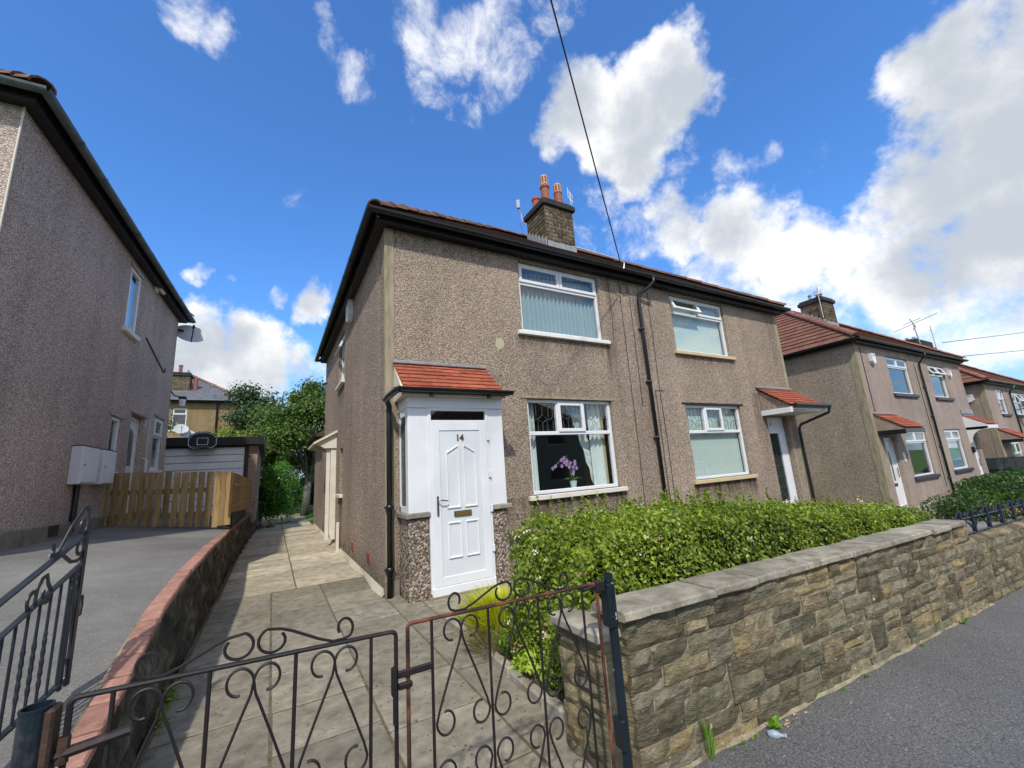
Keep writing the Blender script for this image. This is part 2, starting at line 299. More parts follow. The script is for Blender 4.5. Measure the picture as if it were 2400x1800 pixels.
POSTM = mk('blue_black_post', [(.3,(.005,.011,.018)), (.62,(.010,.019,.028)), (.74,(.05,.05,.05))], scale=9, rough=.35, spec=.5, bump=.3, bscale=60, speck=((.55,.58,.6), 22, .74), bdist=.003)
RUSTP = mk('rust_plate', [(.3,(.03,.022,.02)), (.6,(.07,.042,.03)), (.8,(.13,.07,.04))], scale=12, rough=.8, bump=.5, bscale=60)
STONE = mk('garden_wall_stone', [(.25,(.085,.075,.052)), (.45,(.19,.17,.118)), (.64,(.30,.265,.185)), (.82,(.44,.40,.30))], scale=8, detail=12, rough=.92, bump=1.0, bscale=26, bdist=.035, stretch=(1,1,2.4),
           randstops=[(0,(1,1,1)),(.14,(.62,.61,.58)),(.30,(1.22,1.14,.98)),(.44,(.82,.86,.78)),(.56,(1.35,1.18,.90)),(.63,(.70,.66,.62)),(.8,(1.05,.98,.88)),(.9,(.95,.98,.93))], speck=((.52,.52,.44), 30, .70), spec=.2)
MORTAR = mk('wall_mortar', [(.3,(.16,.135,.085)), (.52,(.30,.26,.17)), (.78,(.43,.38,.27))], scale=12, detail=8, rough=.95, bump=1, bscale=50, bdist=.015)
COPING = mk('coping_stone', [(.28,(.13,.115,.085)), (.45,(.25,.225,.17)), (.62,(.35,.32,.255)), (.8,(.42,.39,.32))], scale=7, detail=12, rough=.9, bump=.9, bscale=50, rand=.2, stain=.2, stscale=2.5, speck=((.5,.5,.46), 40, .72), spec=.2)
FLAGD = mk('dark_flagstone', [(.28,(.135,.12,.086)), (.44,(.205,.183,.135)), (.60,(.26,.234,.176)), (.78,(.34,.31,.24))], scale=11, detail=13, rough=.9, bump=.6, bscale=80, rand=.16, spec=.2, stain=.18, stscale=2.2, speck=((.10,.09,.06), 26, .68))
FLAGP = mk('pale_flagstone', [(.25,(.30,.26,.18)), (.55,(.45,.395,.285)), (.8,(.54,.485,.36))], scale=8, detail=11, rough=.88, bump=.4, bscale=80, rand=.22, spec=.2, stain=.18, stscale=4)
JOINT = mk('joint_sand', [(.3,(.06,.048,.028)), (.55,(.15,.12,.07)), (.75,(.08,.085,.035))], scale=14, rough=1, bump=.5)
ASPHD = mk('drive_asphalt', [(.3,(.145,.138,.122)), (.6,(.215,.207,.187)), (.8,(.28,.27,.245))], scale=60, detail=8, rough=.9, bump=.7, bscale=150, stain=.34, stscale=.9, speck=((.5,.5,.48), 120, .74), spec=.25)
ASPH = mk('pavement_asphalt', [(.36,(.07,.07,.07)), (.5,(.145,.143,.14)), (.64,(.25,.247,.235))], scale=95, detail=8, rough=.92, bump=1, bscale=170, stain=.12, stscale=1.5, speck=((.60,.60,.56), 60, .71), spec=.25)
ROAD = mk('road_asphalt', [(.3,(.05,.05,.052)), (.7,(.09,.09,.092))], scale=60, rough=.9, bump=.6, bscale=120)
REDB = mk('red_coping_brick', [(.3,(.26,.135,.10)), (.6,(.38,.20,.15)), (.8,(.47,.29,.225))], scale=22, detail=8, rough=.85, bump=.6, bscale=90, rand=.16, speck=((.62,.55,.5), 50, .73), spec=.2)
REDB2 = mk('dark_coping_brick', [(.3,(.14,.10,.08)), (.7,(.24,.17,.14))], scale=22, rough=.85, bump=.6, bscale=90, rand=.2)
OLDWALL = mk('mossy_old_wall', [(.30,(.022,.021,.015)), (.48,(.055,.05,.036)), (.60,(.13,.115,.08)), (.72,(.28,.25,.18))], scale=6, detail=12, rough=.95, bump=1, bscale=14, bdist=.05, stretch=(1,1,.6), distort=.35)
TIMBER = mk('fence_timber', [(.3,(.18,.115,.045)), (.55,(.32,.215,.095)), (.8,(.42,.30,.15))], scale=3, detail=9, rough=.8, bump=.3, bscale=18, rand=.24, stretch=(6,6,.8), speck=((.09,.045,.02), 4, .80), spec=.25)
SOIL = mk('garden_soil', [(.3,(.05,.036,.024)), (.7,(.12,.09,.06))], scale=20, rough=1, bump=1, bscale=40)
GRASS = mk('lawn_grass', [(.3,(.05,.10,.018)), (.55,(.085,.17,.03)), (.8,(.14,.23,.05))], scale=9, detail=10, rough=.95, bump=.8, bscale=90)
WALLG = mk('concrete_plinth', [(.3,(.15,.135,.11)), (.6,(.24,.215,.17)), (.8,(.30,.27,.20))], scale=5, rough=.95, bump=.5, bscale=30)
BARK = mk('tree_bark', [(.3,(.07,.06,.05)), (.7,(.20,.185,.16))], scale=7, stretch=(1,1,.3), rough=.95, bump=.8, bscale=20)
HEDGEL = leafmat('hedge_leaf', (.05,.085,.009), (.15,.225,.020), (.36,.44,.055), rough=.42, patch=.75)
HEDGEC = flat('foliage_shade_core', (.014,.018,.008), rough=1, var=.4)  # near-black colour stands in for the shade deep inside foliage
TREEL = leafmat('tree_leaf', (.035,.066,.012), (.085,.155,.025), (.16,.26,.05))
TREEL2 = leafmat('dark_tree_leaf', (.022,.045,.018), (.045,.092,.030), (.08,.14,.045))
LAUREL = leafmat('laurel_leaf', (.04,.11,.015), (.09,.23,.03), (.18,.38,.06), rough=.3)
SHRUBD = leafmat('shrub_leaf', (.018,.045,.010), (.045,.10,.018), (.11,.20,.03))
YELLOWL = leafmat('golden_leaf', (.32,.36,.02), (.52,.54,.03), (.72,.70,.08), trans=.45)
LIMEL = leafmat('lime_leaf', (.22,.34,.03), (.38,.52,.06), (.58,.68,.12), trans=.45)
GREENL = leafmat('fresh_leaf', (.09,.20,.02), (.18,.36,.04), (.32,.50,.08), trans=.4)
STRAW = leafmat('dry_grass', (.16,.14,.05), (.30,.27,.12), (.45,.38,.20), trans=.3)
FLWHITE = flat('cream_blossom', (.75,.68,.55), rough=.8); FLBROWN = flat('faded_blossom', (.36,.20,.12), rough=.9)
ORCH = flat('orchid_petal', (.50,.27,.55), rough=.6, var=.25, scale=40); MAG = flat('magenta_petal', (.40,.02,.13), rough=.6)
# ---------------------------------------------------------------- mesh helpers
WM = {}
def put(o, parent=None, Mw=None):
    C.objects.link(o)
    Mw = Mw if Mw is not None else Matrix()
    WM[o.name] = Mw.copy()
    if parent:
        o.parent = parent; o.matrix_basis = WM[parent.name].inverted() @ Mw
    else: o.matrix_basis = Mw
    return o
def T(x, y, z, rz=0, rx=0, ry=0, s=None):
    m = Matrix.Translation((x, y, z))
    if rz: m = m @ Matrix.Rotation(rz, 4, 'Z')
    if ry: m = m @ Matrix.Rotation(ry, 4, 'Y')
    if rx: m = m @ Matrix.Rotation(rx, 4, 'X')
    if s: m = m @ Matrix.Diagonal((*s, 1))
    return m
class MB:
    def __init__(s): s.v = []; s.f = []; s.smooth = False; s.off = 0
    def add(s, vs, fs):
        n = len(s.v); s.v += [tuple(v) for v in vs]; s.f += [tuple(i+n for i in f) for f in fs]; return s
    def box(s, x0, y0, z0, x1, y1, z1):
        vs = [(x0,y0,z0),(x1,y0,z0),(x1,y1,z0),(x0,y1,z0),(x0,y0,z1),(x1,y0,z1),(x1,y1,z1),(x0,y1,z1)]
        return s.add(vs, [(0,3,2,1),(4,5,6,7),(0,1,5,4),(1,2,6,5),(2,3,7,6),(3,0,4,7)])
    def bbox(s, x0, y0, z0, x1, y1, z1, b):
        """box whose long edges are chamfered by b"""
        if x0 > x1: x0, x1 = x1, x0
        if y0 > y1: y0, y1 = y1, y0
        if z0 > z1: z0, z1 = z1, z0
        b = min(b, (x1-x0)*.45, (y1-y0)*.45, (z1-z0)*.45)
        vs = []
        for z, q in ((z0, b), (z0+b, 0), (z1-b, 0), (z1, b)):
            X0, X1, Y0, Y1 = x0+q, x1-q, y0+q, y1-q
            c = b if q == 0 else b*.5
            vs += [(X0+c,Y0,z),(X1-c,Y0,z),(X1,Y0+c,z),(X1,Y1-c,z),(X1-c,Y1,z),(X0+c,Y1,z),(X0,Y1-c,z),(X0,Y0+c,z)]
        fs = [tuple(range(7,-1,-1)), tuple(range(24,32))]
        for k in range(3):
            for i in range(8):
                j = (i+1) % 8; fs.append((k*8+i, k*8+j, k*8+8+j, k*8+8+i))
        return s.add(vs, fs)
    def quad(s, a, b, c, d): return s.add([a,b,c,d], [(0,1,2,3)])
    def tri(s, a, b, c): return s.add([a,b,c], [(0,1,2)])
    def prism(s, poly, axis, a, b):
        """extrude a 2D polygon between a and b along axis; poly in the other two coordinates (in order)"""
        n = len(poly)
        def p(q, t):
            if axis == 'x': return (t, q[0], q[1])
            if axis == 'y': return (q[0], t, q[1])
            return (q[0], q[1], t)
        vs = [p(q, a) for q in poly]+[p(q, b) for q in poly]
        fs = [tuple(range(n)), tuple(range(2*n-1, n-1, -1))]+[(i, i+n, (i+1) % n+n, (i+1) % n) for i in range(n)]
        return s.add(vs, fs)
    def tube(s, path, r, n=6, cap=True, sq=None):
        """sweep; r may be a list; sq=(w,h,up) makes a flat bar instead"""
        P = [Vector(p) for p in path]; m = len(P); vs = []; ref = None
        for i in range(m):
            t = (P[min(i+1, m-1)]-P[max(i-1, 0)]).normalized()
            if ref is None:
                ref = Vector((0,0,1)) if abs(t.z) < .9 else Vector((0,1,0))
                if sq: ref = Vector(sq[2])
            a = t.cross(ref)
            if a.length < 1e-6: a = t.orthogonal()
            a.normalize(); b = t.cross(a).normalized()
            if not sq: ref = -b if (-b).dot(ref) > 0 else b
            rr = r[i] if isinstance(r, (list, tuple)) else r
            if sq:
                w, h = sq[0]/2, sq[1]/2
                vs += [P[i]+a*w+b*h, P[i]-a*w+b*h, P[i]-a*w-b*h, P[i]+a*w-b*h]
            else:
                vs += [P[i]+a*math.cos(2*PI*k/n)*rr+b*math.sin(2*PI*k/n)*rr for k in range(n)]
        if sq: n = 4
        fs = [(i*n+k, i*n+(k+1) % n, (i+1)*n+(k+1) % n, (i+1)*n+k) for i in range(m-1) for k in range(n)]
        if cap: fs += [tuple(range(n-1,-1,-1)), tuple(range((m-1)*n, m*n))]
        return s.add(vs, fs)
    def lathe(s, c, prof, n=16):
        """profile (r, z) about the vertical at c"""
        vs = []
        for r, z in prof: vs += [(c[0]+r*math.cos(2*PI*k/n), c[1]+r*math.sin(2*PI*k/n), c[2]+z) for k in range(n)]
        m = len(prof); fs = [(i*n+k, i*n+(k+1) % n, (i+1)*n+(k+1) % n, (i+1)*n+k) for i in range(m-1) for k in range(n)]
        fs += [tuple(range(n-1,-1,-1)), tuple(range((m-1)*n, m*n))]
        return s.add(vs, fs)
    def mesh(s, name, mat, smooth=None):
        me = bpy.data.meshes.new(name); me.from_pydata(s.v, [], s.f); me.materials.append(mat)
        if smooth if smooth is not None else s.smooth: me.shade_smooth()
        me.update(); return me
    def build(s, name, mat, parent=None, Mw=None, smooth=False):
        """vertices are in the frame Mw (default: the parent's frame)"""
        return put(bpy.data.objects.new(name, s.mesh(name, mat, smooth)), parent, Mw)
def inst(name, mesh, parent, Mw): return put(bpy.data.objects.new(name, mesh), parent, Mw)
def thing(name, label, cat, loc=(0,0,0), rz=0, group=None):
    o = bpy.data.objects.new(name, None); o.empty_display_size = .2; put(o, None, T(*loc, rz))
    return tag(o, label, cat, group)
def tag(o, label=None, cat=None, group=None, kind=None):
    if label: o['label'] = label
    if cat: o['category'] = cat
    if group: o['group'] = group
    if kind: o['kind'] = kind
    return o
def struct(name, mb, mat, smooth=False): return tag(mb.build(name, mat, smooth=smooth), kind='structure')
I4 = Matrix()
def leaves(name, pts, dirs, size, mat, parent=None, label=None, cat=None, aspect=.5, jitter=.7, kind='stuff', Mw=None):
    """pts: n x 3 positions, dirs: n x 3 preferred outward directions; folded diamond leaves"""
    pts = np.asarray(pts, float); n = len(pts); d = np.asarray(dirs, float)+RNG.normal(0, jitter, (n, 3)); d /= np.linalg.norm(d, axis=1)[:, None]+1e-9
    a = np.cross(d, RNG.normal(0, 1, (n, 3))); a /= np.linalg.norm(a, axis=1)[:, None]+1e-9
    b = np.cross(d, a)
    s = (size*RNG.uniform(.6, 1.3, n))[:, None]
    ax = d*.25+a; ax /= np.linalg.norm(ax, axis=1)[:, None]
    v0 = pts-ax*s*.5; v1 = pts+b*s*aspect*.5+d*s*.08; v2 = pts+ax*s*.5; v3 = pts-b*s*aspect*.5+d*s*.08
    V = np.stack([v0, v1, v2, v3], 1).reshape(-1, 3)
    me = bpy.data.meshes.new(name); me.vertices.add(n*4); me.vertices.foreach_set('co', V.ravel())
    me.loops.add(n*4); me.loops.foreach_set('vertex_index', np.arange(n*4)); me.polygons.add(n)
    me.polygons.foreach_set('loop_start', np.arange(n)*4); me.polygons.foreach_set('loop_total', np.full(n, 4))
    me.materials.append(mat); me.update(calc_edges=True)
    o = put(bpy.data.objects.new(name, me), parent, Mw if Mw is not None else (I4 if parent is None else I4))
    if kind: o['kind'] = kind
    if label: tag(o, label, cat)
    return o
def blob(name, rx, ry, rz, mat, parent, Mw, seed=0, n=2, amp=.12, zcut=None):
    import bmesh
    bm = bmesh.new(); bmesh.ops.create_icosphere(bm, subdivisions=n, radius=1); rr = random.Random(seed)
    for v in bm.verts:
        k = 1+rr.uniform(-amp, amp); v.co = Vector((v.co.x*rx*k, v.co.y*ry*k, v.co.z*rz*k))
        if zcut is not None and v.co.z < zcut: v.co.z = zcut
    me = bpy.data.meshes.new(name); bm.to_mesh(me); bm.free(); me.materials.append(mat); me.shade_smooth()
    return put(bpy.data.objects.new(name, me), parent, Mw)
# ---------------------------------------------------------------- ground levels
def pave_z(x): return .058-.0432*x
def gz(x):  # garden / path level between the street walls and the houses
    return float(np.interp(x, [-60,-9,-3.7,-2.0,0,2,10.3,14,25,28,60], [3.6,1.6,1.1,.10,.11,.10,-.05,-.42,-.75,-1.0,-2.2]))
def drive_z(x, y):
    zr = float(np.interp(y, [-4.2,-3.9,-3.2,-2.5,-1.6,-.6,1,3.7,14], [.20,.24,.42,.54,.68,.77,.83,.86,1.0]))
    zl = float(np.interp(y, [-4.2,-3.9,-2.5,-1,.7,3.7,14], [.22,.30,.62,.90,1.03,1.06,1.12]))
    t = min(1, max(0, (-2.0-x)/1.65)); return zr+(zl-zr)*t
def grid(name, xs, ys, fn, mat, kind='structure', smooth=True):
    m = MB(); nx, ny = len(xs), len(ys)
    m.v = [(x, y, fn(x, y)) for y in ys for x in xs]
    m.f = [(j*nx+i, j*nx+i+1, (j+1)*nx+i+1, (j+1)*nx+i) for j in range(ny-1) for i in range(nx-1)]
    o = m.build(name, mat, smooth=smooth); o['kind'] = kind; return o
def terr(x, y):
    b = gz(max(-60, min(60, x)))-.12 if y > -3.8 else pave_z(max(-60, min(60, x)))-.18
    if -3.8 > y > -4.2: b = min(gz(x), pave_z(x))-.2
    if -4.2 < x < -1.8 and y > -4: b = min(b, -.1)
    if x < -3.7 and y > -4: b = min(b, .85)
    if y > 13: b += (y-13)*.05 if y < 60 else 2.35
    return b-.06
grid('lawn', [-400,-200,-100,-60,-30,-12,-9,-6,-3.75,-3.6,-2,-1.85,0,1,2,5,8,10.3,12,14,18,22,25,28,33,40,50,60,100,200,400],
     [-400,-150,-60,-30,-20,-13,-12.8,-6.5,-4.25,-4.15,-3.85,-3.6,-2,0,4,8,11,13,17,20,25,30,40,60,90,150,400], terr, GRASS)
XS = [-60,-30,-12,-6,-3,-1,0,1,2,3,4,5,6,8,10,14,18,24,32,45,60]
grid('pavement', XS, [-6.3,-5.5,-4.6,-3.93], lambda x, y: pave_z(x)+(.0 if y > -6.2 else -.02), ASPH)
m = MB()
for i in range(-30, 60):
    x0, x1 = i*.92, i*.92+.91
    m.add([(x0,-6.42,pave_z(x0)-.16),(x1,-6.42,pave_z(x1)-.16),(x1,-6.30,pave_z(x1)-.16),(x0,-6.30,pave_z(x0)-.16),(x0,-6.42,pave_z(x0)),(x1,-6.42,pave_z(x1)),(x1,-6.30,pave_z(x1)+.003),(x0,-6.30,pave_z(x0)+.003)],
          [(4,5,6,7),(0,1,5,4),(1,2,6,5),(2,3,7,6),(3,0,4,7)])
struct('kerb', m, COPING)
grid('road', XS, [-12.6,-9,-6.4], lambda x, y: pave_z(x)-.12, ROAD)
grid('far_pavement', XS, [-14.5,-12.6], lambda x, y: pave_z(x)-.02, ASPH)
grid('driveway', list(np.linspace(-4.15,-2.0,11)), list(np.linspace(-4.0,8.6,40)), lambda x, y: drive_z(x, y), ASPHD)
grid('neighbour_forecourt', list(np.linspace(-9,-3.66,8)), list(np.linspace(-4.0,-.3,10)), lambda x, y: drive_z(-3.66, y)-.004, ASPHD)
# ---------------------------------------------------------------- paving of the side path
pb = MB(); pb.box(-1.90,-4.0,-.1, 0.30,-.44,.0); pb.box(-1.90,-.44,-.1,.0,18,.0)
for ya, yb, xr in ((-4.0,-2,.31),(-2,-1.38,.31),(-1.38,-.45,1.75),(-.45,0,0),(0,11,0),(11,18,0)):
    za, zb = (float(np.interp(q, [-4,-2,0,11,18], [.085,.10,.125,.20,.22]))-.005 for q in (ya, yb)); pb.quad((-1.9,ya,za),(xr,ya,za),(xr,yb,zb),(-1.9,yb,zb))
path = struct('path', pb, JOINT)
def pathz(y): return float(np.interp(y, [-4,-2,0,11,18], [.085,.10,.125,.20,.22]))
flag_meshes = {}
def flag(x0, x1, y0, y1, mat, dz=0, tilt=0):
    w, d = x1-x0-.014, y1-y0-.014
    key = (round(w, 2), round(d, 2), mat.name)
    if key not in flag_meshes:
        b = MB(); b.bbox(-w/2, -d/2, -.05, w/2, d/2, 0, .006); flag_meshes[key] = b.mesh('flagstone', mat)
    yc = (y0+y1)/2; sl = math.atan2(pathz(y1)-pathz(y0), y1-y0)
    inst('flagstone', flag_meshes[key], path, T((x0+x1)/2, yc, pathz(yc)+dz, 0, sl+random.uniform(-.004,.004), random.uniform(-.004,.004)))
rows = {0: [-4.0,-3.35,-2.72,-2.12,-1.5,-.9,-.3,.3,.86,1.40], 1: [-4.0,-3.4,-2.66,-2.14,-1.56,-.95,-.32,.28,.84,1.38], 2: [-4.0,-3.45,-2.82,-2.22,-1.52,-.73,-.10,.55,1.36], 3: [-4,-3.3,-2.34,-1.6,-.75,-.46]}
colsx = [(-1.87,-1.235),(-1.235,-.63),(-.63,-.012),(-.012,.31)]
for k, (a, b) in enumerate(colsx):
    ys = rows[k]
    for y0, y1 in zip(ys[:-1], ys[1:]): flag(a, b, y0, y1, FLAGD, random.uniform(-.003,.003))
flag(-.012, .17, -.46, -.02, FLAGD, 0)
for a, b in ((.31,.93),(.93,1.75)): flag(a, b, -1.36, -.74, FLAGD); flag(a, b, -.74, -.47, FLAGD)
y = 1.40; k = 0
while y < 12.3:
    d = .46 if k % 3 else .56
    flag(-1.85, -.93, y, y+d, FLAGP, random.uniform(-.002,.002)); flag(-.93, -.02, y, y+d, FLAGP, random.uniform(-.002,.002)); y += d; k += 1
while y < 17.5:
    for a, b in ((-1.85,-1.2),(-1.2,-.6),(-.6,-.02)): flag(a, b, y, y+.62, FLAGD)
    y += .62
b = MB(); b.box(-.012,-.02+1.38,.0,.0,1.4,.1)
# fillet of mortar along the foot of the side wall
m = MB()
for i in range(22):
    y0, y1 = i*.48, (i+1)*.48; z0, z1 = pathz(y0), pathz(y1); w0, w1 = .05+.03*math.sin(i*1.7), .05+.03*math.sin((i+1)*1.7)
    m.quad((-w0,y0,z0+.004),(-w1,y1,z1+.004),(-.001,y1,z1+.07),(-.001,y0,z0+.07))
struct('mortar_fillet', m, STACKM)
# bed beside the path
g2 = MB(); xs = [.30,1,2,3,4,5,6,7,8,9.0]
for x0, x1 in zip(xs[:-1], xs[1:]): g2.add([(x0,-3.6,gz(x0)+.03),(x1,-3.6,gz(x1)+.03),(x1,-1.38 if x1 < 2.1 else -.02,gz(x1)+.03),(x0,-1.38 if x1 < 2.1 else -.02,gz(x0)+.03)], [(0,1,2,3)])
struct('flower_bed', g2, SOIL)
edge = thing('bed_edging', 'low grey stone edging between the paved path and the flower bed', 'edging', (.3,-2,.05))
for y0 in np.arange(-3.6, -1.3, .46):
    b = MB(); b.bbox(-.035,0,-.06,.035,.44,.10+random.uniform(-.02,.02),.012); b.build('edging_stone', COPING, edge, T(.33+(y0+1.3)*.03, y0, .06, random.uniform(-.03,.03)))
# ---------------------------------------------------------------- house building blocks
def facade(name, parent, x, y, rz, w, z0, z1, openings, mat, reveal=.13):
    """wall skin in a local frame: x to the right seen from outside, y inwards; openings = (u0, z0, u1, z1)"""
    us = sorted(set([0, w]+[u for o in openings for u in (o[0], o[2])])); zs = sorted(set([z0, z1]+[z for o in openings for z in (o[1], o[3])]))
    m = MB()
    for a, b in zip(us[:-1], us[1:]):
        for c, d in zip(zs[:-1], zs[1:]):
            mu, mz = (a+b)/2, (c+d)/2
            if any(o[0] < mu < o[2] and o[1] < mz < o[3] for o in openings): continue
            m.quad((a,0,c),(b,0,c),(b,0,d),(a,0,d)); m.quad((a,.2,d),(b,.2,d),(b,.2,c),(a,.2,c))
    for u0, a, u1, b in [o[:4] for o in openings]:
        r = .2
        m.quad((u0,0,a),(u0,0,b),(u0,r,b),(u0,r,a)); m.quad((u1,0,b),(u1,0,a),(u1,r,a),(u1,r,b))
        m.quad((u0,0,b),(u1,0,b),(u1,r,b),(u0,r,b)); m.quad((u0,0,a),(u0,r,a),(u1,r,a),(u1,0,a))
    return m.build(name, mat, parent, T(x, y, 0, rz))
def bars(m, x0, z0, x1, z1, t, y0, y1, b=.006):
    m.bbox(x0,y0,z0,x0+t,y1,z1,b); m.bbox(x1-t,y0,z0,x1,y1,z1,b); m.bbox(x0+t,y0+.001,z0,x1-t,y1,z0+t,b); m.bbox(x0+t,y0+.001,z1-t,x1-t,y1,z1,b)
def slats(x0, x1, z0, z1, y, pitch=.089, ang=-.42, wdt=.094):
    m = MB(); n = max(1, int((x1-x0)/pitch)); p = (x1-x0)/n
    for i in range(n):
        c = x0+(i+.5)*p; an = ang+random.uniform(-.07,.07); dx, dy = math.cos(an)*wdt/2, math.sin(an)*wdt/2
        m.add([(c-dx,y-dy,z0),(c,y-.006,z0),(c+dx,y+dy,z0),(c-dx,y-dy,z1),(c,y-.006,z1),(c+dx,y+dy,z1)], [(0,1,4,3),(1,2,5,4)])
    return m
def window(parent, x, y, z, rz, w, h, style='two', sill=None, blind=None, recess=.06, sillo=.10, leaded=False, silld=.07, sillh=.075, opened=None, tr=.30, curt=False, back=None, glass=None, label=None):
    """a casement window: parts of it are its panes, sashes, blind and sill"""
    F = T(x, y, z, rz); m = MB(); t = .058; y0, y1 = recess, recess+.07
    bars(m, .004, .004, w-.004, h-.004, t, y0, y1)
    zt = h*(1-tr)  # transom centre
    tt = .062; cells = []
    if style in ('two', 'three'):
        m.bbox(t, y0+.001, zt-tt/2, w-t, y1, zt+tt/2, .006)
        n = 2 if style == 'two' else 3
        ed = [t+(w-2*t)*k/n for k in range(n+1)]
        for k in range(1, n): m.bbox(ed[k]-.022, y0+.0005, zt+tt/2, ed[k]+.022, y1, h-t, .005)
        for k in range(n):
            a = ed[k]+(.022 if k else 0); b_ = ed[k+1]-(.022 if k < n-1 else 0)
            cells.append((a, zt+tt/2, b_, h-t, 'sash' if (style == 'two' or k == 1) else 'fix', k))
        cells.append((t, t, w-t, zt-tt/2, 'fix', -1))
    elif style == 'side':   # tall side-hung light beside / over
        m.bbox(t, y0+.001, zt-tt/2, w-t, y1, zt+tt/2, .006)
        cells = [(t, zt+tt/2, w-t, h-t, 'sash', 0), (t, t, w-t, zt-tt/2, 'fix', -1)]
    else:
        cells = [(t, t, w-t, h-t, 'fix', -1)]
    wo = m.build('window', UPVC, parent, F)
    if label: wo['label'] = label
    gm = glass or GLASS
    for (a, c, b_, d, kind, k) in cells:
        st = .048
        if kind == 'sash':
            hinge = 0
            if opened is not None and (opened == k or opened == 'all'): hinge = -.42
            Fs = F @ T(a-.018, y0-.022, d+.014, 0, hinge)
            ws, hs_ = (b_-a)+.036, (d-c)+.028
            s = MB(); bars(s, 0, -hs_, ws, 0, st+.012, 0, .05); s.build('sash', UPVC, wo, Fs)
            g = MB(); g.box(st, .018, -hs_+st, ws-st, .024, -st); g.build('pane', gm, wo, Fs)
            if leaded: came(ws-2*st, hs_-2*st).build('leadwork', LEADCAME, wo, Fs @ T(st, .012, -hs_+st))
        else:
            g = MB(); g.box(a-.004, y0+.030, c-.004, b_+.004, y0+.036, d+.004); g.build('pane', gm, wo, F)
            if leaded and k >= 0: came(b_-a, d-c).build('leadwork', LEADCAME, wo, F @ T(a, y0+.024, c))
    if sill:
        s = MB(); s.bbox(-sillo, -silld, -sillh, w+sillo, recess+.01, -.0, .008); s.build('sill', sill, wo, F)
    if blind: slats(.03, w-.03, .02, h-.03, recess+.125, ang=-.80 if blind is BLIND_T else -.42, wdt=.086 if blind is BLIND_T else .094).build('blind', blind, wo, F)
    if curt:
        m = MB()
        def drape(x0, x1, zlo, n=10, bulge=0):
            vs = []; fs = []
            for i in range(n+1):
                u = x0+(x1-x0)*i/n; yy = recess+.16+.03*math.sin(i*1.9)
                vs += [(u, yy, zlo), (u+bulge*(1-i/n), yy+.01, h*.45), (u, yy, h-.02)]
            for i in range(n): fs += [(i*3,(i+1)*3,(i+1)*3+1,i*3+1), (i*3+1,(i+1)*3+1,(i+1)*3+2,i*3+2)]
            m.add(vs, fs)
        drape(.05, .26, .03); drape(w-.42, w-.12, .03)
        # tied-back swag on the right
        vs = []; fs = []; n = 14
        for i in range(n+1):
            q = i/n; zz = (h-.02)*(1-q)+.05*q; xa = w-.92+.52*q**.7
            vs += [(xa, recess+.2+.02*math.sin(i*2.1), zz), (xa+.16*(1-q)+.12, recess+.22+.02*math.cos(i*2.3), zz)]
        for i in range(n): fs.append((i*2, i*2+1, i*2+3, i*2+2))
        m.add(vs, fs); m.build('curtain', NETC, wo, F)
        m = MB(); m.bbox(w-.12, recess+.17, .03, w-.055, recess+.20, h-.02, .004); m.build('curtain', BUFF, wo, F)
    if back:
        m = MB(); m.quad((.0, recess+back, 0), (w, recess+back, 0), (w, recess+back, h), (0, recess+back, h)); m.build('dark_room_sheet', DARK, wo, F)  # dark sheet stands in for the unlit room behind the glass
    return wo
def came(w, h):
    """art-deco leadwork: verticals and a curved diamond"""
    m = MB(); r = .0045
    def ln(*p): m.tube([(a*w, 0, b*h) for a, b in p], r, 4)
    for u in (.12, .28, .5, .72, .88): ln((u, 1), (u, .50 if u != .5 else .58))
    for u in (.12, .33, .67, .88): ln((u, 0), (u, .36))
    ln((0,.42),(.12,.50),(.22,.42),(.36,.45),(.5,.58),(.64,.45),(.78,.42),(.88,.50),(1,.42))
    ln((.22,.42),(.36,.40),(.5,.28),(.64,.40),(.78,.42)); ln((.5,.28),(.5,0))
    return m
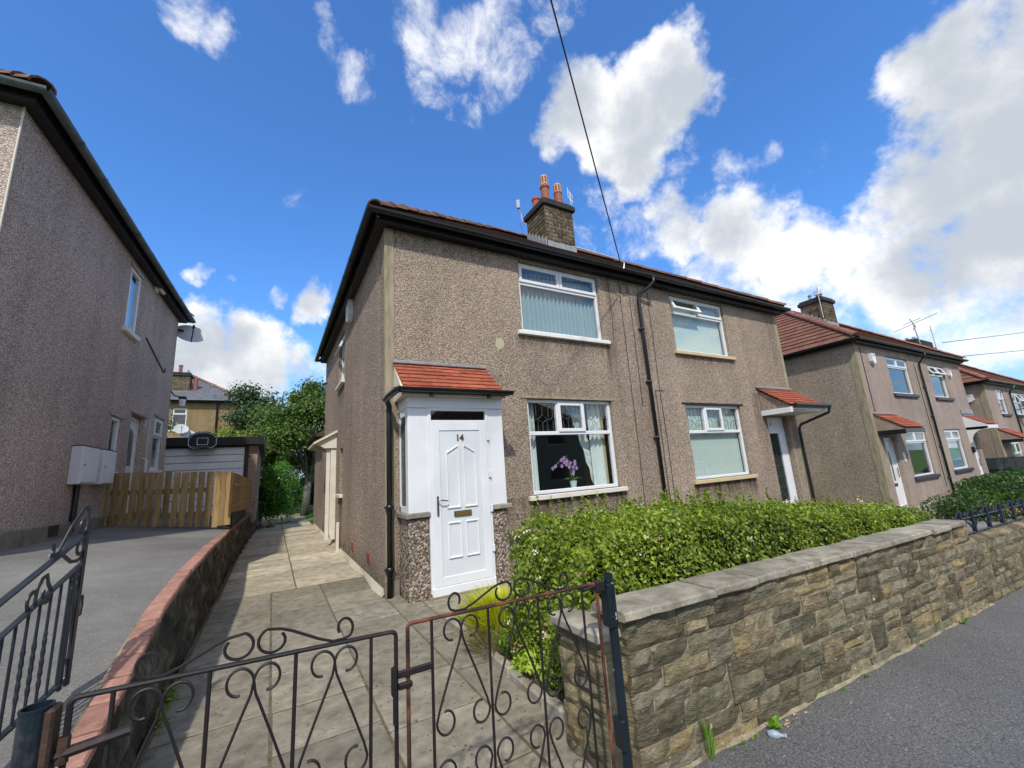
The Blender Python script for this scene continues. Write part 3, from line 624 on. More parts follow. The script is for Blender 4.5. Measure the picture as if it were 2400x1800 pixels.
def hip_roof(parent, x0, y0, x1, y1, ze, pitch, tile, ridge, over=.19, gauge=.31, gut=BLACKP, courses=True, thick=.035, slopes='flrb', hips=True):
    """root part 'roof' (soffit and fascia) with its courses of tiles, hip and ridge tiles and gutters as sub-parts"""
    a, b, c, d = x0-over, y0-over, x1+over, y1+over; tp = math.tan(math.radians(pitch))
    half = (d-b)/2; zr = ze+half*tp; rx0, rx1, ry = a+half, c-half, (b+d)/2
    m = MB(); m.box(x0-over+.06, y0-over+.06, ze-.075, x1+over-.06, y1+over-.06, ze-.045)
    m2 = m
    for (p, q) in (((a+.04,b+.04),(c-.04,b+.06)), ((a+.04,d-.06),(c-.04,d-.04)), ((a+.04,b+.06),(a+.06,d-.06)), ((c-.06,b+.06),(c-.04,d-.06))):
        m2.box(p[0], p[1], ze-.085, q[0], q[1], ze+.05)
    # under-roof so that no light leaks
    e = .02
    m2.add([(a+e,b+e,ze+.02),(c-e,b+e,ze+.02),(c-e,d-e,ze+.02),(a+e,d-e,ze+.02),(rx0,ry,zr),(rx1,ry,zr)], [(0,1,5,4),(2,3,4,5),(3,0,4),(1,2,5)])
    rf = m2.build('roof', FASCIA, parent)
    # slopes: origin corner, along, inward, length
    L1, L2 = c-a, d-b; slope = math.hypot(half, half*tp); n = int(slope/gauge)+1
    S = {'f': ((a,b),(1,0),(0,1),L1), 'b': ((c,d),(-1,0),(0,-1),L1), 'l': ((a,d),(0,-1),(1,0),L2), 'r': ((c,b),(0,1),(-1,0),L2)}
    for key in slopes:
        (ox, oy), (ux, uy), (vx, vy), Ln = S[key]
        nx, ny, nz = -vx*math.sin(math.atan(tp)), -vy*math.sin(math.atan(tp)), math.cos(math.atan(tp))
        allm = MB()
        for k in range(n):
            t0, t1 = min(half, k*gauge*half/slope-(.05 if k == 0 else 0)), min(half, (k+1)*gauge*half/slope+.02)
            if t1-t0 < .02: continue
            def P(u, t, lift): return (ox+ux*u+vx*t+nx*lift, oy+uy*u+vy*t+ny*lift, ze+.06+t*tp+nz*lift)
            q0, q1 = max(t0, 0), t1
            cm = MB(); h0, h1 = thick+.015, .012
            cm.add([P(q0,t0,h0),P(Ln-q0,t0,h0),P(Ln-q1,t1,h1),P(q1,t1,h1),P(q0,t0,0),P(Ln-q0,t0,0)], [(0,1,2,3),(4,5,1,0)])
            if courses: cm.build('tile_course', tile, rf)
            else: allm.add(cm.v, cm.f)
        if not courses: tag(allm.build('tiling', tile, rf), kind='stuff')
    if ridge and hips:
        def run(p, q, name):
            p, q = Vector(p), Vector(q); dv = q-p; Ld = dv.length; nn = max(2, int(Ld/.42)); d_ = dv.normalized()
            up = Vector((0,0,1)); sd_ = d_.cross(up).normalized(); up = sd_.cross(d_)
            me = MB(); l = Ld/nn
            K = 6; vs = []
            for s_, rr in ((-.015, .125), (l+.03, .105)):
                for k in range(K+1):
                    an = PI*k/K; vs.append((math.cos(an)*rr, s_, math.sin(an)*rr*.8))
            vs2 = [(x*.86, y_, z_-.02) for x, y_, z_ in vs]
            me.add(vs, [(k, k+1, K+2+k, K+1+k) for k in range(K)]); me.add([vs[k] for k in range(K+1)]+[vs2[k] for k in range(K+1)], [(k, K+1+k, K+2+k, k+1) for k in range(K)])
            mesh = me.mesh(name, ridge)
            R = Matrix((( sd_.x, d_.x, up.x, 0), (sd_.y, d_.y, up.y, 0), (sd_.z, d_.z, up.z, 0), (0,0,0,1)))
            for k in range(nn):
                o = p+d_*(k*l); inst(name, mesh, rf, Matrix.Translation(o+Vector((random.uniform(-.008,.008),0,random.uniform(0,.018)))) @ R)
        zz = .05
        for cx_, cy_, rx in ((a,b,rx0),(a,d,rx0),(c,b,rx1),(c,d,rx1)): run((cx_, cy_, ze+.06+zz), (rx, ry, zr+.06+zz), 'hip_tile')
        run((rx0, ry, zr+.06+zz), (rx1, ry, zr+.06+zz), 'ridge_tile')
    # gutters: half-round, with brackets
    for (p, q, od) in (((a,b),(c,b),(0,-1)), ((a,d),(c,d),(0,1)), ((a,b),(a,d),(-1,0)), ((c,b),(c,d),(1,0))):
        g = MB(); K = 6; vs = []; rr = .058
        for (px, py) in (p, q):
            ex = (-.11 if (px, py) == p else .11)
            lx, ly = (q[0]-p[0], q[1]-p[1]); ll = math.hypot(lx, ly); lx, ly = lx/ll, ly/ll
            for k in range(K+1):
                an = PI*k/K; off = .05+rr-math.cos(an)*rr
                vs.append((px+lx*ex*0+lx*(ex*.9)+od[0]*(off-.04), py+ly*(ex*.9)+od[1]*(off-.04), ze+.035-math.sin(an)*rr))
        g.add(vs, [(k, k+1, K+2+k, K+1+k) for k in range(K)]); 
        nb = int(ll/.8)
        for i in range(1, nb+1):
            bx, by = p[0]+lx*ll*i/(nb+1), p[1]+ly*ll*i/(nb+1)
            vs = []
            for s_ in (-.015, .015):
                for k in range(K+1):
                    an = PI*k/K; off = .05+rr-math.cos(an)*(rr+.008); vs.append((bx+lx*s_+od[0]*(off-.04), by+ly*s_+od[1]*(off-.04), ze+.037-math.sin(an)*(rr+.008)))
            g.add(vs, [(k, k+1, K+2+k, K+1+k) for k in range(K)])
        g.build('gutter', gut, rf)
    return rf, zr
def downpipe(parent, pts, r=.034, mat=None, name='downpipe', clips=()):
    m = MB(); m.tube(pts, r, 10)
    for z in clips:
        x, y = pts[-1][0], pts[-1][1]; m.lathe((x, y, z), [(r+.001,-.03),(r+.009,-.03),(r+.009,.03),(r+.001,.03)], 10); m.box(x-.06, y, z-.012, x+.06, y+.05, z+.012)
    return m.build(name, mat or BLACKP, parent, smooth=True)
def chimney(parent, x0, y0, x1, y1, zb, zt, pots, brick=True, capm=SOOT, flash=True, h=.112, mat=None, cap=(.24,.07)):
    m = MB(); m.box(x0+.012, y0+.012, zb-.9, x1-.012, y1-.012, zt)
    ch = m.build('chimney', STACKM, parent)
    c = MB(); ov = cap[1]
    c.bbox(x0-ov, y0-ov, zt, x1+ov, y1+ov, zt+.16, .02); c.bbox(x0-ov*.3, y0-ov*.3, zt+.155, x1+ov*.3, y1+ov*.3, zt+cap[0], .03)
    c.build('chimney_cap', capm, ch)
    mesh = {}
    nr = int((zt-zb+.45)/h)
    if brick:
        for r in range(nr):
            z = zt-(r+1)*h
            for (ax, ay, ux, uy, Ln) in ((x0,y0,1,0,x1-x0),(x1,y0,0,1,y1-y0),(x1,y1,-1,0,x1-x0),(x0,y1,0,-1,y1-y0)):
                cuts = [0]; u = (.12 if r % 2 else .24)
                while u < Ln-.08: cuts.append(u); u += .24+random.uniform(-.03,.03)
                cuts.append(Ln)
                for q0, q1 in zip(cuts[:-1], cuts[1:]):
                    l = round((q1-q0)*25)/25 if q1 < Ln else q1-q0; l = q1-q0
                    kk = round(l*50)/50
                    if kk not in mesh:
                        b = MB(); b.bbox(.006, -.003, .006, kk-.007, .05, h-.008, .005); mesh[kk] = b.mesh('brick', mat or STACKB)
                    Mx = T(ax+ux*q0, ay+uy*q0, z, math.atan2(uy, ux)) @ T(0, random.uniform(-.003,.003), 0, s=(l/kk,1,1))
                    inst('brick', mesh[kk], ch, Mx)
    if flash:
        f = MB()
        for i in range(5):
            w = (x1-x0)/5; f.bbox(x0+i*w+.004, y0-.03, zb-.30, x0+(i+1)*w-.004, y0-.006, zb+.06-.01*(i % 2), .004)
        for i in range(6):
            w = (y1-y0)/6; zz = zb+.06+i*w*.72; f.bbox(x0-.03, y0+i*w+.004, zz-.35, x0-.006, y0+(i+1)*w-.004, zz+.10, .004)
            f.bbox(x1+.006, y0+i*w+.004, zz-.35, x1+.03, y0+(i+1)*w-.004, zz+.10, .004)
        f.build('lead_flashing', LEADF, ch)
    for (px, py, hh, kind) in pots:
        zc = zt+cap[0]-.03; p = MB(); R = .12
        if kind == 'tall':
            p.lathe((px,py,zc), [(R*.92,0),(R*.95,hh*.05),(R,.12),(R*.93,hh*.8),(R*1.12,hh*.82),(R*1.12,hh*.9),(R,hh*.93)], 16)
            po = p.build('chimney_pot', TERRA, ch, smooth=False)
        elif kind == 'taper':
            p.lathe((px,py,zc), [(R*1.2,.0),(R*1.15,.10),(R,hh*.5),(R*1.06,hh*.53),(R*.98,hh*.58),(R*.95,hh*.9),(R*1.06,hh*.93),(R*.98,hh)], 16)
            po = p.build('chimney_pot', TERRA, ch)
            q = MB(); q.lathe((px,py,zc), [(R*2.0,-.02),(R*1.7,.05),(R*1.22,.12)], 12); q.build('pot_mortar', STACKM, ch)
        elif kind == 'short':
            p.lathe((px,py,zc), [(R*.9,0),(R*.95,hh*.8),(R*1.12,hh*.83),(R*1.12,hh*.97),(R*.8,hh)], 14); po = p.build('chimney_pot', TERRA, ch)
        else:
            p.lathe((px,py,zc), [(R*.5,0),(R*.5,hh),(R*.7,hh),(R*.7,hh+.05),(R*.3,hh+.08)], 10); po = p.build('chimney_cowl', LEADF, ch)
        if kind in ('tall', 'taper'):
            q = MB(); z1_ = zc+hh; Rg = R*.93; H = .26
            q.lathe((px,py,z1_), [(Rg,-.02),(Rg,.03)], 16); q.lathe((px,py,z1_+H-.05), [(Rg,0),(Rg*1.0,.03),(Rg*.8,.06),(.02,.07)], 16)
            for k in range(8):
                an = 2*PI*k/8+.2; q.add([], []); w_ = .3
                vs = [(px+Rg*rr*math.cos(an+s_*w_*.5), py+Rg*rr*math.sin(an+s_*w_*.5), z1_+zz) for zz in (.02, H-.04) for rr in (.88, 1.0) for s_ in (-1, 1)]
                q.add(vs, [(0,1,5,4),(2,6,7,3),(0,4,6,2),(1,3,7,5)])
            for j in range(1, 4):
                zz = .02+j*(H-.06)/4; q.lathe((px,py,z1_+zz), [(Rg*.86,0),(Rg*.98,0),(Rg*.98,.014),(Rg*.86,.014)], 16)
            q.build('pot_cowl', TERRAL, ch)
            q = MB(); q.lathe((px,py,z1_), [(Rg*.8,0),(Rg*.8,H-.04)], 12); q.build('cowl_lining', DARK, ch)
    return ch
def canopy_tiles(parent, x0, x1, yw, zw, yo, ze, n, mat, tw=.26, name='roof_tile', thick=.018):
    """plain tiles in n courses down a lean-to slope from (yw, zw) to (yo, ze)"""
    meshes = {}; L_ = math.hypot(yo-yw, zw-ze); an = math.atan2(zw-ze, yw-yo); g = L_/n
    for k in range(n):
        q = k/n; yb, zb = yw+(yo-yw)*(q+1/n), zw+(ze-zw)*(q+1/n)
        off = tw*.5 if k % 2 else 0; u = x0-off
        while u < x1-.02:
            a, b = max(u, x0), min(u+tw, x1)
            if b-a > .03:
                key = round(b-a, 3)
                if key not in meshes:
                    mb_ = MB(); mb_.bbox(.002, 0, 0, key-.002, g+.05, thick, .003); meshes[key] = mb_.mesh(name, mat)
                inst(name, meshes[key], parent, T(a, yb, zb+.004+random.uniform(0,.003), 0, an-.16+random.uniform(-.012,.012)))
            u += tw
def dish(parent, P, az, el, R=.33, name='satellite_dish', mat=None, arm=(.0,.25,-.05)):
    """shallow dish facing direction az/el with arm and feed"""
    m = MB(); K = 20
    ring = []
    vs = [(0,0,-.05)]; rings = 4
    for i in range(1, rings+1):
        r = R*i/rings
        for k in range(K): vs.append((r*math.cos(2*PI*k/K), r*1.08*math.sin(2*PI*k/K), -.05+.06*(i/rings)**2))
    fs = [(0, 1+k, 1+(k+1) % K) for k in range(K)]
    for i in range(rings-1):
        for k in range(K): fs.append((1+i*K+k, 1+(i+1)*K+k, 1+(i+1)*K+(k+1) % K, 1+i*K+(k+1) % K))
    m.add(vs, fs)
    F = T(*P, az) @ Matrix.Rotation(PI/2-el, 4, 'Y')
    ds = m.build(name, mat or flat('dish_grey', (.45,.46,.47), rough=.5), parent, F, smooth=True)
    a = MB(); a.tube([(R*.98,0,.0),(R*.75,0,.18),(R*.35,0,.34)], .014, 6); a.tube([(R*.35,0,.31),(R*.30,0,.40)], .03, 8); a.tube([(0,0,-.05),(.0,0,-.14)], .03, 8)
    a.build('dish_arm', BLACKP, ds, F)
    return ds
def aerial(parent, P, h, dirv, n=6, spread=.18, L_=.5, vertical=True):
    m = MB(); x, y, z = P; m.tube([(x,y,z),(x,y,z+h)], .014, 6)
    d = Vector(dirv).normalized(); s = Vector((0,0,1)) if vertical else Vector((-d.y, d.x, 0))
    b0 = Vector((x,y,z+h*.92)); m.tube([b0-d*L_*.5, b0+d*L_*.5], .011, 5)
    for k in range(n):
        c = b0+d*L_*(k/(n-1)-.5); w = spread*(1-.25*k/n); m.tube([c-s*w, c+s*w], .006, 4)
    return m.build('aerial', ALU, parent)
def door_leaf(parent, x, y, z, w, h, style='panel', mat=None):
    F = T(x, y, z); m = MB(); m.bbox(0, 0, 0, w, .05, h, .004); d = m.build('door', DOORP, parent, F)
    b = MB(); fr = .105
    bars(b, 0, 0, w, h, fr, -.012, .004, .005); b.build('door_surround', UPVC, d, F)
    return d, F
def panel_mould(pts, t=.022, pr=.016):
    """raised moulding following a closed outline"""
    m = MB(); n = len(pts); c = (sum(p[0] for p in pts)/n, sum(p[1] for p in pts)/n)
    def ins(p, k):
        v = (c[0]-p[0], c[1]-p[1]); return (p[0]+math.copysign(k, v[0]), p[1]+math.copysign(k*1.05, v[1]))
    o = [(p[0], 0, p[1]) for p in pts]; a = [(*ins(p, t*.35), -pr) for p in pts]; a = [(q[0], q[2], q[1]) for q in a]
    b = [(*ins(p, t*.75), -pr) for p in pts]; b = [(q[0], q[2], q[1]) for q in b]; e = [(ins(p, t*1.15)[0], 0, ins(p, t*1.15)[1]) for p in pts]
    vs = o+a+b+e; fs = []
    for L0 in range(3):
        for i in range(n): j = (i+1) % n; fs.append((L0*n+i, L0*n+j, (L0+1)*n+j, (L0+1)*n+i))
    m.add(vs, fs); return m
def textmesh(txt, size, depth, name, mat, parent, Mw):
    cu = bpy.data.curves.new(name, 'FONT'); cu.body = txt; cu.size = size; cu.extrude = depth; cu.align_x = 'CENTER'; cu.offset = .002
    o = bpy.data.objects.new(name, cu); C.objects.link(o); dg = bpy.context.evaluated_depsgraph_get(); me = bpy.data.meshes.new_from_object(o.evaluated_get(dg))
    bpy.data.objects.remove(o); me.materials.clear(); me.materials.append(mat); return put(bpy.data.objects.new(name, me), parent, Mw)
def alarm_box(parent, P, rz, s=(.24,.10,.34), mat=None):
    F = T(*P, rz); m = MB(); w, d, h = s
    m.prism([(-w/2,h*.25),(-w/2,h),(w/2,h),(w/2,h*.25),(w*.22,0),(-w*.22,0)], 'y', -d, 0)
    o = m.build('alarm_box', mat or UPVC, parent, F)
    l = MB(); [l.box(-w*.25, -d-.003, h*(.72+.07*i), w*.25, -d+.001, h*(.745+.07*i)) for i in range(3)]; l.build('louvre', DARK, o, F); return o
# ================================================================ the near pair of houses (number 14 and its neighbour)
H = thing('semi_detached_house', 'middle pair of pebbledashed houses with the white porch door numbered 14', 'house', (0,0,.1))
EZ = 5.27
PEBS = stained('pebbledash_stained', PEB, [(2.15,4.22,1.08,.55,.75),(6.03,8.2,1.05,.5,.75),(4.12,4.36,3.82,1.0,.6),(2.15,2.35,3.8,.5,.4),(1.6,2.2,1.15,.9,.35),(5.0,5.3,4.9,4.6,.35),(4.3,4.45,5.2,4.0,.25),(8.6,9.1,3.0,2.4,.4),(2.2,4.15,3.78,.35,.4),(6.1,8.1,3.76,.3,.4),(0.1,1.7,5.25,.5,.35),(9.9,10.35,5.2,5.0,.3)], ground=(.1,.75,.55))
PEBT = stained('pebbledash_side_stained', PEB, [(3.35,3.9,1.22,1.0,.6),(2.9,3.95,3.7,.7,.5),(7.5,7.83,5.2,5.0,.3)], ground=(.1,.65,.6))
facade('wall', H, 0, 0, 0, 10.35, -.2, EZ, [(2.262,1.15,4.10,2.70),(2.28,3.855,4.10,5.16),(6.145,1.12,8.06,2.68),(6.15,3.84,8.05,5.155),(9.05,.20,9.93,2.44),(.5,.2,1.2,2.3)], PEBS)
facade('wall', H, 0, 7.83, -PI/2, 7.83, -.2, EZ, [(7.83-4.43,1.31,7.83-3.98,2.29),(7.83-4.85,3.78,7.83-3.95,4.97),(7.83-6.25,.25,7.83-5.35,2.33)], PEBT)
facade('wall', H, 10.35, 0, PI/2, 7.83, -.3, EZ, [(3,3.8,3.6,4.9)], PEB)
facade('wall', H, 10.35, 7.83, PI, 10.35, -.3, EZ, [(1.2,3.8,2.8,5),(7,3.8,8.6,5),(1.2,1.1,2.8,2.5),(7,1.1,8.6,2.5)], PEB)
m = MB()
m.box(.21, .3, 2.85, 10.14, 7.6, 3.0); m.box(.21, .21, .02, 10.14, 7.6, .1); m.box(5.06, .21, .1, 5.16, 7.6, 5.3); m.box(.21, 4.4, .1, 10.14, 4.5, 5.3); m.box(.21,.21,5.20,10.14,7.6,5.24); m.box(1.6,.21,.1,1.66,4.4,2.85)
m.build('interior', ROOM, H)
hip_roof(H, 0, 0, 10.35, 7.83, 5.29, 36.6, ROOFT, RIDGE)
# corner strips of cement render, plinth
m = MB(); m.box(-.006,-.008,.14,.125,.0-.001,5.24); m.box(-.008,-.006,.14,-.001,.055,5.24); m.build('corner_strip', RENDER, H)
m = MB(); m.box(10.22,-.008,-.1,10.356,-.001,5.24); m.build('corner_strip', RENDER, H); m = MB(); m.box(9.96,-.008,-.1,10.05,-.0015,2.45); m.build('corner_strip', RENDER, H)
m = MB(); m.box(-.02,-.03,.0,.16,.05,.30); m.build('plinth', WALLG, H)
w_ = window(H, 2.28, 0, 3.855, 0, 1.82, 1.305, 'two', WHITEP, BLIND_T, label='upstairs window with teal vertical blinds over the porch side')
w_ = window(H, 2.262, 0, 1.15, 0, 1.838, 1.55, 'three', CREAM, None, leaded=True, curt=True, tr=.37, label='downstairs window with net curtains and leaded top lights')
w_ = window(H, 6.15, 0, 3.84, 0, 1.90, 1.315, 'two', BUFF, BLIND_W, opened=0, label='upstairs window with its left top light open')
w_ = window(H, 6.145, 0, 1.12, 0, 1.915, 1.56, 'three', BUFF, BLIND_W, leaded=True, tr=.37, label='downstairs window with closed pale blinds')
m = MB(); [m.box(2.15,-.012,2.70,4.2,-.002,2.74)]; m.build('lintel_drip', RENDER, H)
m = MB(); m.box(6.04,-.012,2.68,8.17,-.002,2.715); m.build('lintel_drip', SOFFIT, H)
# side windows and side door hood
window(H, 0, 4.43, 1.31, -PI/2, .45, .98, 'one', CREAM, None, sillo=.09)
window(H, 0, 4.85, 3.78, -PI/2, .90, 1.19, 'side', CREAM, None, opened='all', sillo=.08, tr=.38)
sd_ = MB(); sd_.box(.06,5.37,.27,.10,6.23,2.31); dd = sd_.build('side_door', flat('side_door_paint', (.42,.42,.38), rough=.5), H)
hd = MB(); hd.prism([(0,.30),(0,2.38),(-.12,2.38),(-.12,.44),(-.08,.30)], 'y', 5.06, 5.14); hd.box(-.21,5.10,.30,-.13,5.14,2.34)
hd.prism([(0,2.36),(-.26,2.36),(-.42,2.46),(-.42,2.52),(0,2.78)], 'y', 5.02, 5.16); hd.prism([(0,2.36),(-.42,2.44),(-.42,2.52),(0,2.78)], 'y', 6.5, 6.64)
hd.prism([(0,2.78),(-.50,2.50),(-.50,2.45),(0,2.72)], 'y', 4.94, 6.76)
ho = hd.build('door_hood', CREAM, H)
m = MB(); m.bbox(-.09,4.06,.10,-.03,4.13,.74,.01); m.build('waste_pipe', CREAM, H)
for y_ in (1.09, 2.52):
    b = MB(); b.bbox(-.014,y_-.11,.37,.004,y_+.11,.50+.01,.003); o = b.build('air_brick', REDT, H)
    q = MB(); [q.box(-.017, y_-.09, .385+.03*i, -.0145, y_+.09, .395+.03*i) for i in range(4)]; q.build('slot', DARK, o)
alarm_box(H, (-.006, 2.95, 4.78), -PI/2, (.30,.10,.46), mat=flat('alarm_box_cream', (.66,.65,.60), rough=.5))
m = MB(); m.tube([(-.01,7.4,4.45),(-.14,7.45,4.42)], .03, 6); m.tube([(-.0,7.6,3.35),(-.1,7.6,3.36)], .02, 5); m.build('security_camera', BLACKP, H)
# single-storey rear part
facade('wall', H, 0, 10.85, -PI/2, 3.02, -.2, 2.96, [], PEB); facade('wall', H, 3.5, 10.85, PI, 3.5, -.2, 2.96, [], PEB)
m = MB(); m.prism([(-.22,2.93),(-.22,3.0),(1.6,4.0),(3.4,3.0),(3.4,2.93)], 'y', 7.86, 11.05); m.build('rear_roof', ROOFT, H)
m = MB(); m.tube([(-.26,7.9,2.98),(-.26,11.1,2.98)], .055, 8); m.bbox(-.38,8.3,3.06,-.24,8.5,3.20,.02); m.build('rear_gutter', BLACKP, H)
# chimney with pots
ch = chimney(H, 4.66, 2.25, 5.60, 3.13, 7.30, 8.42, [(4.92,2.50,.62,'tall'),(5.38,2.52,.52,'taper'),(4.92,2.95,.50,'short'),(5.28,2.93,.42,'short')])
aerial(ch, (5.72,2.40,8.05), 1.12, (.85,.5,0), 4, .17, .34)
m = MB(); m.tube([(4.55,3.0,8.2),(4.45,3.02,8.32),(4.42,3.02,8.55),(4.36,3.0,8.72),(4.28,3.0,8.72)], .016, 6); m.tube([(4.27,2.9,8.60),(4.27,2.9,8.84)], .05, 6); m.tube([(4.5,3.1,8.1),(4.36,3.05,8.3)], .012, 5); m.build('aerial', ALU, ch)
# pipes and wires on the front wall
downpipe(H, [(5.36,-.30,5.30),(5.36,-.30,5.18),(5.30,-.22,5.08),(5.14,-.07,4.96),(5.12,-.06,4.85),(5.12,-.06,.1)], clips=(4.2,3.1,2.0,.95))
m = MB()
for xs_ in ([(4.37,5.25),(4.36,4.3),(4.34,3.9)], [(4.66,5.2),(4.64,3.0),(4.65,1.9),(4.62,.7)], [(4.91,5.2),(4.92,4.0),(4.90,2.62)], [(5.45,5.1),(5.43,3.1),(5.45,1.8),(5.43,.6)], [(5.30,2.95),(5.31,2.0),(5.30,1.2),(5.32,.6)]):
    m.tube([(x_+.006*math.sin(z_*9), -.012, z_) for x_, z_ in xs_], .0065, 4)
m.tube([(4.78+.09*math.cos(t), -.014, 5.02+.13*math.sin(t)) for t in np.linspace(0, 2*PI, 14)], .006, 4)
m.tube([(5.30,-.014,2.95),(5.55,-.014,2.94)], .006, 4)
m.build('wall_cable', BLACKP, H)
m = MB(); m.tube([(3.3,-.36,5.46),(3.9,-.40,5.42),(4.3,-.41,5.40),(4.45,-.42,5.35),(4.42,-.42,5.22)], .012, 5); m.build('white_cable', UPVC, H)
m = MB(); m.add([(1.816+.085*rr*math.cos(a), -.004, 3.588+.105*rr*math.sin(a)) for a, rr in [(k*PI/6, random.uniform(.8,1.1)) for k in range(12)]], [tuple(range(12))]); m.build('mortar_patch', flat('patch_mortar', (.42,.38,.26), rough=.95), H)
# ---- porch of number 14
p = MB(); p.bbox(.17,-.45,-.05,.43,-.005,1.06,.02); po = p.build('porch_wall', PEBD, H); p = MB(); p.bbox(1.30,-.45,-.05,1.548,-.005,1.06,.02); p.build('porch_wall', PEBD, H)
p = MB(); p.bbox(.13,-.49,1.06,.435,-.004,1.12,.008); p.build('porch_cill', COPING, po); p = MB(); p.bbox(1.30,-.49,1.06,1.60,-.004,1.12,.008); p.build('porch_cill', COPING, po)
q = MB()
q.bbox(.20,-.455,1.12,.445,-.405,2.43,.004); q.bbox(.178,-.455,1.12,.205,-.405,2.43,.004); q.bbox(1.29,-.455,1.12,1.47,-.405,2.43,.004); q.bbox(1.468,-.46,1.12,1.535,-.40,2.43,.004)
q.bbox(.168,-.475,2.43,1.545,-.0,2.58,.006)
q.bbox(.172,-.445,1.12,.20,-.33,2.43,.004); q.bbox(.176,-.36,1.12,.20,-.005,1.20,.004); q.bbox(.176,-.36,2.34,.20,-.005,2.43,.004); q.bbox(.176,-.06,1.12,.20,-.005,2.43,.004)
q.bbox(1.51,-.445,1.12,1.535,-.0,2.43,.004)
pp = q.build('porch', UPVC, H)
g = MB(); g.box(.186,-.335,1.19,.190,-.06,2.35); g.build('pane', GLASSD, pp)
g = MB(); [g.tube([(.21+.012*math.sin(k*2),-.33+.025*k,1.15),(.21+.012*math.sin(k*2),-.33+.025*k,2.40)], .010, 4) for k in range(11)]; g.build('curtain', flat('porch_blind', (.20,.24,.22), rough=.9), pp)
# door frame, top light, door
q = MB(); q.bbox(.430,-.47,.16,.475,-.40,2.43,.004); q.bbox(1.262,-.47,.16,1.30,-.40,2.43,.004); q.bbox(.476,-.468,2.235,1.261,-.40,2.27,.004); q.bbox(.476,-.468,2.395,1.261,-.40,2.43,.004); q.bbox(.44,-.50,.13,1.29,-.40,.229,.006)
fr = q.build('door_frame', UPVC, H)
g = MB(); g.box(.474,-.44,2.26,1.262,-.434,2.40); g.build('pane', GLASSD, fr)
d, F = door_leaf(H, .472, -.475, .232, .79, 2.0)
F = F @ T(0, -.001, 0)
W_ = .79
for (a, b, kind) in ((.185,.375,'l'),(.425,.615,'r')):
    lo, hi, pk = .90, 1.62, 1.71
    pts = [(a,lo),(b,lo),(b,pk if kind == 'l' else hi),(a,hi if kind == 'l' else pk)]
    panel_mould(pts).build('door_panel', UPVC, d, F); panel_mould([(a,.30),(b,.30),(b,.74),(a,.74)]).build('door_panel', UPVC, d, F)
GOLD = flat('brass', (.45,.32,.10), rough=.3, metal=.8); STEEL = flat('steel', (.22,.20,.17), rough=.3, metal=.9)
m = MB(); m.bbox(.275,-.018,.80,.515,.002,.865,.004); o = m.build('letterbox', flat('letterbox_rim', (.07,.045,.02), rough=.4, metal=.5), d, F)
m = MB(); m.bbox(.285,-.026,.808,.505,-.017,.856,.003); m.build('letterbox_flap', GOLD, d, F)
m = MB(); m.bbox(.045,-.030,.83,.068,-.012,1.07,.004); m.tube([(.057,-.03,1.02),(.057,-.06,1.02),(.075,-.065,1.02),(.18,-.062,1.005)], .008, 8); m.build('door_handle', STEEL, d, F)
textmesh('14', .115, .006, 'door_number', flat('number_bronze', (.12,.075,.04), rough=.4, metal=.4), d, F @ T(.39, -.008, 1.765, 0, PI/2))
for z_ in (.35, .85, 1.30, 1.80):
    m = MB(); m.bbox(.792,-.022,z_-.045,.825,.0,z_+.045,.004); m.build('hinge', UPVC, d, F)
m = MB(); m.bbox(.385,-.53,.045,1.33,-.40,.135,.006); m.build('door_step', mk('step_stone', [(.3,(.17,.14,.09)),(.7,(.27,.23,.15))], scale=6, rough=.9, bump=.6, stretch=(1,4,6)), H)
m = MB(); m.box(.44,-.39,.1,1.29,-.02,.12); m.box(.205,-.39,1.1,.21,-.02,1.12); m.build('porch_floor', DARK, H)
# lean-to roof
r = MB()
r.add([(.12,0,3.10),(1.52,0,3.10),(1.56,-.56,2.62),(.08,-.56,2.62),(.08,-.56,2.58),(1.56,-.56,2.58),(.12,0,2.58),(1.52,0,2.58)], [(0,3,2,1),(3,4,5,2),(0,6,4,3),(1,2,5,7),(4,6,7,5)])
ro = r.build('porch_roof', CREAM, H)
canopy_tiles(ro, .11, 1.54, -.0, 3.13, -.585, 2.635, 7, REDT, .265)
m = MB(); m.bbox(.10,-.06,3.125,1.54,-.003,3.175,.01); m.build('lead_flashing', LEADF, ro, I4 if False else None)
g = MB(); K = 8; vs = []
for xx in (.02, 1.62):
    for k in range(K+1): an = PI*k/K; vs.append((xx, -.655+math.cos(an)*.055+.0, 2.655-math.sin(an)*.055))
g.add(vs, [(k, k+1, K+2+k, K+1+k) for k in range(K)]); g.add([vs[k] for k in range(K+1)], [tuple(range(K+1))]); g.add([vs[K+1+k] for k in range(K+1)], [tuple(range(K, -1, -1))])
g.box(.02,-.60,2.60,1.60,-.585,2.67)
for xx in (.45, 1.28): g.bbox(xx-.02,-.64,2.56,xx+.02,-.56,2.60,.004)
g.tube([(.03,-.655,2.63),(.0,-.60,2.63),(-.02,-.30,2.61),(-.02,-.12,2.59)], .045, 8)
g.build('gutter', BLACKP, ro, smooth=False)
downpipe(H, [(-.02,-.14,2.60),(.03,-.085,2.50),(.03,-.075,2.40),(.03,-.075,.10)], .036, clips=(1.2,.45))
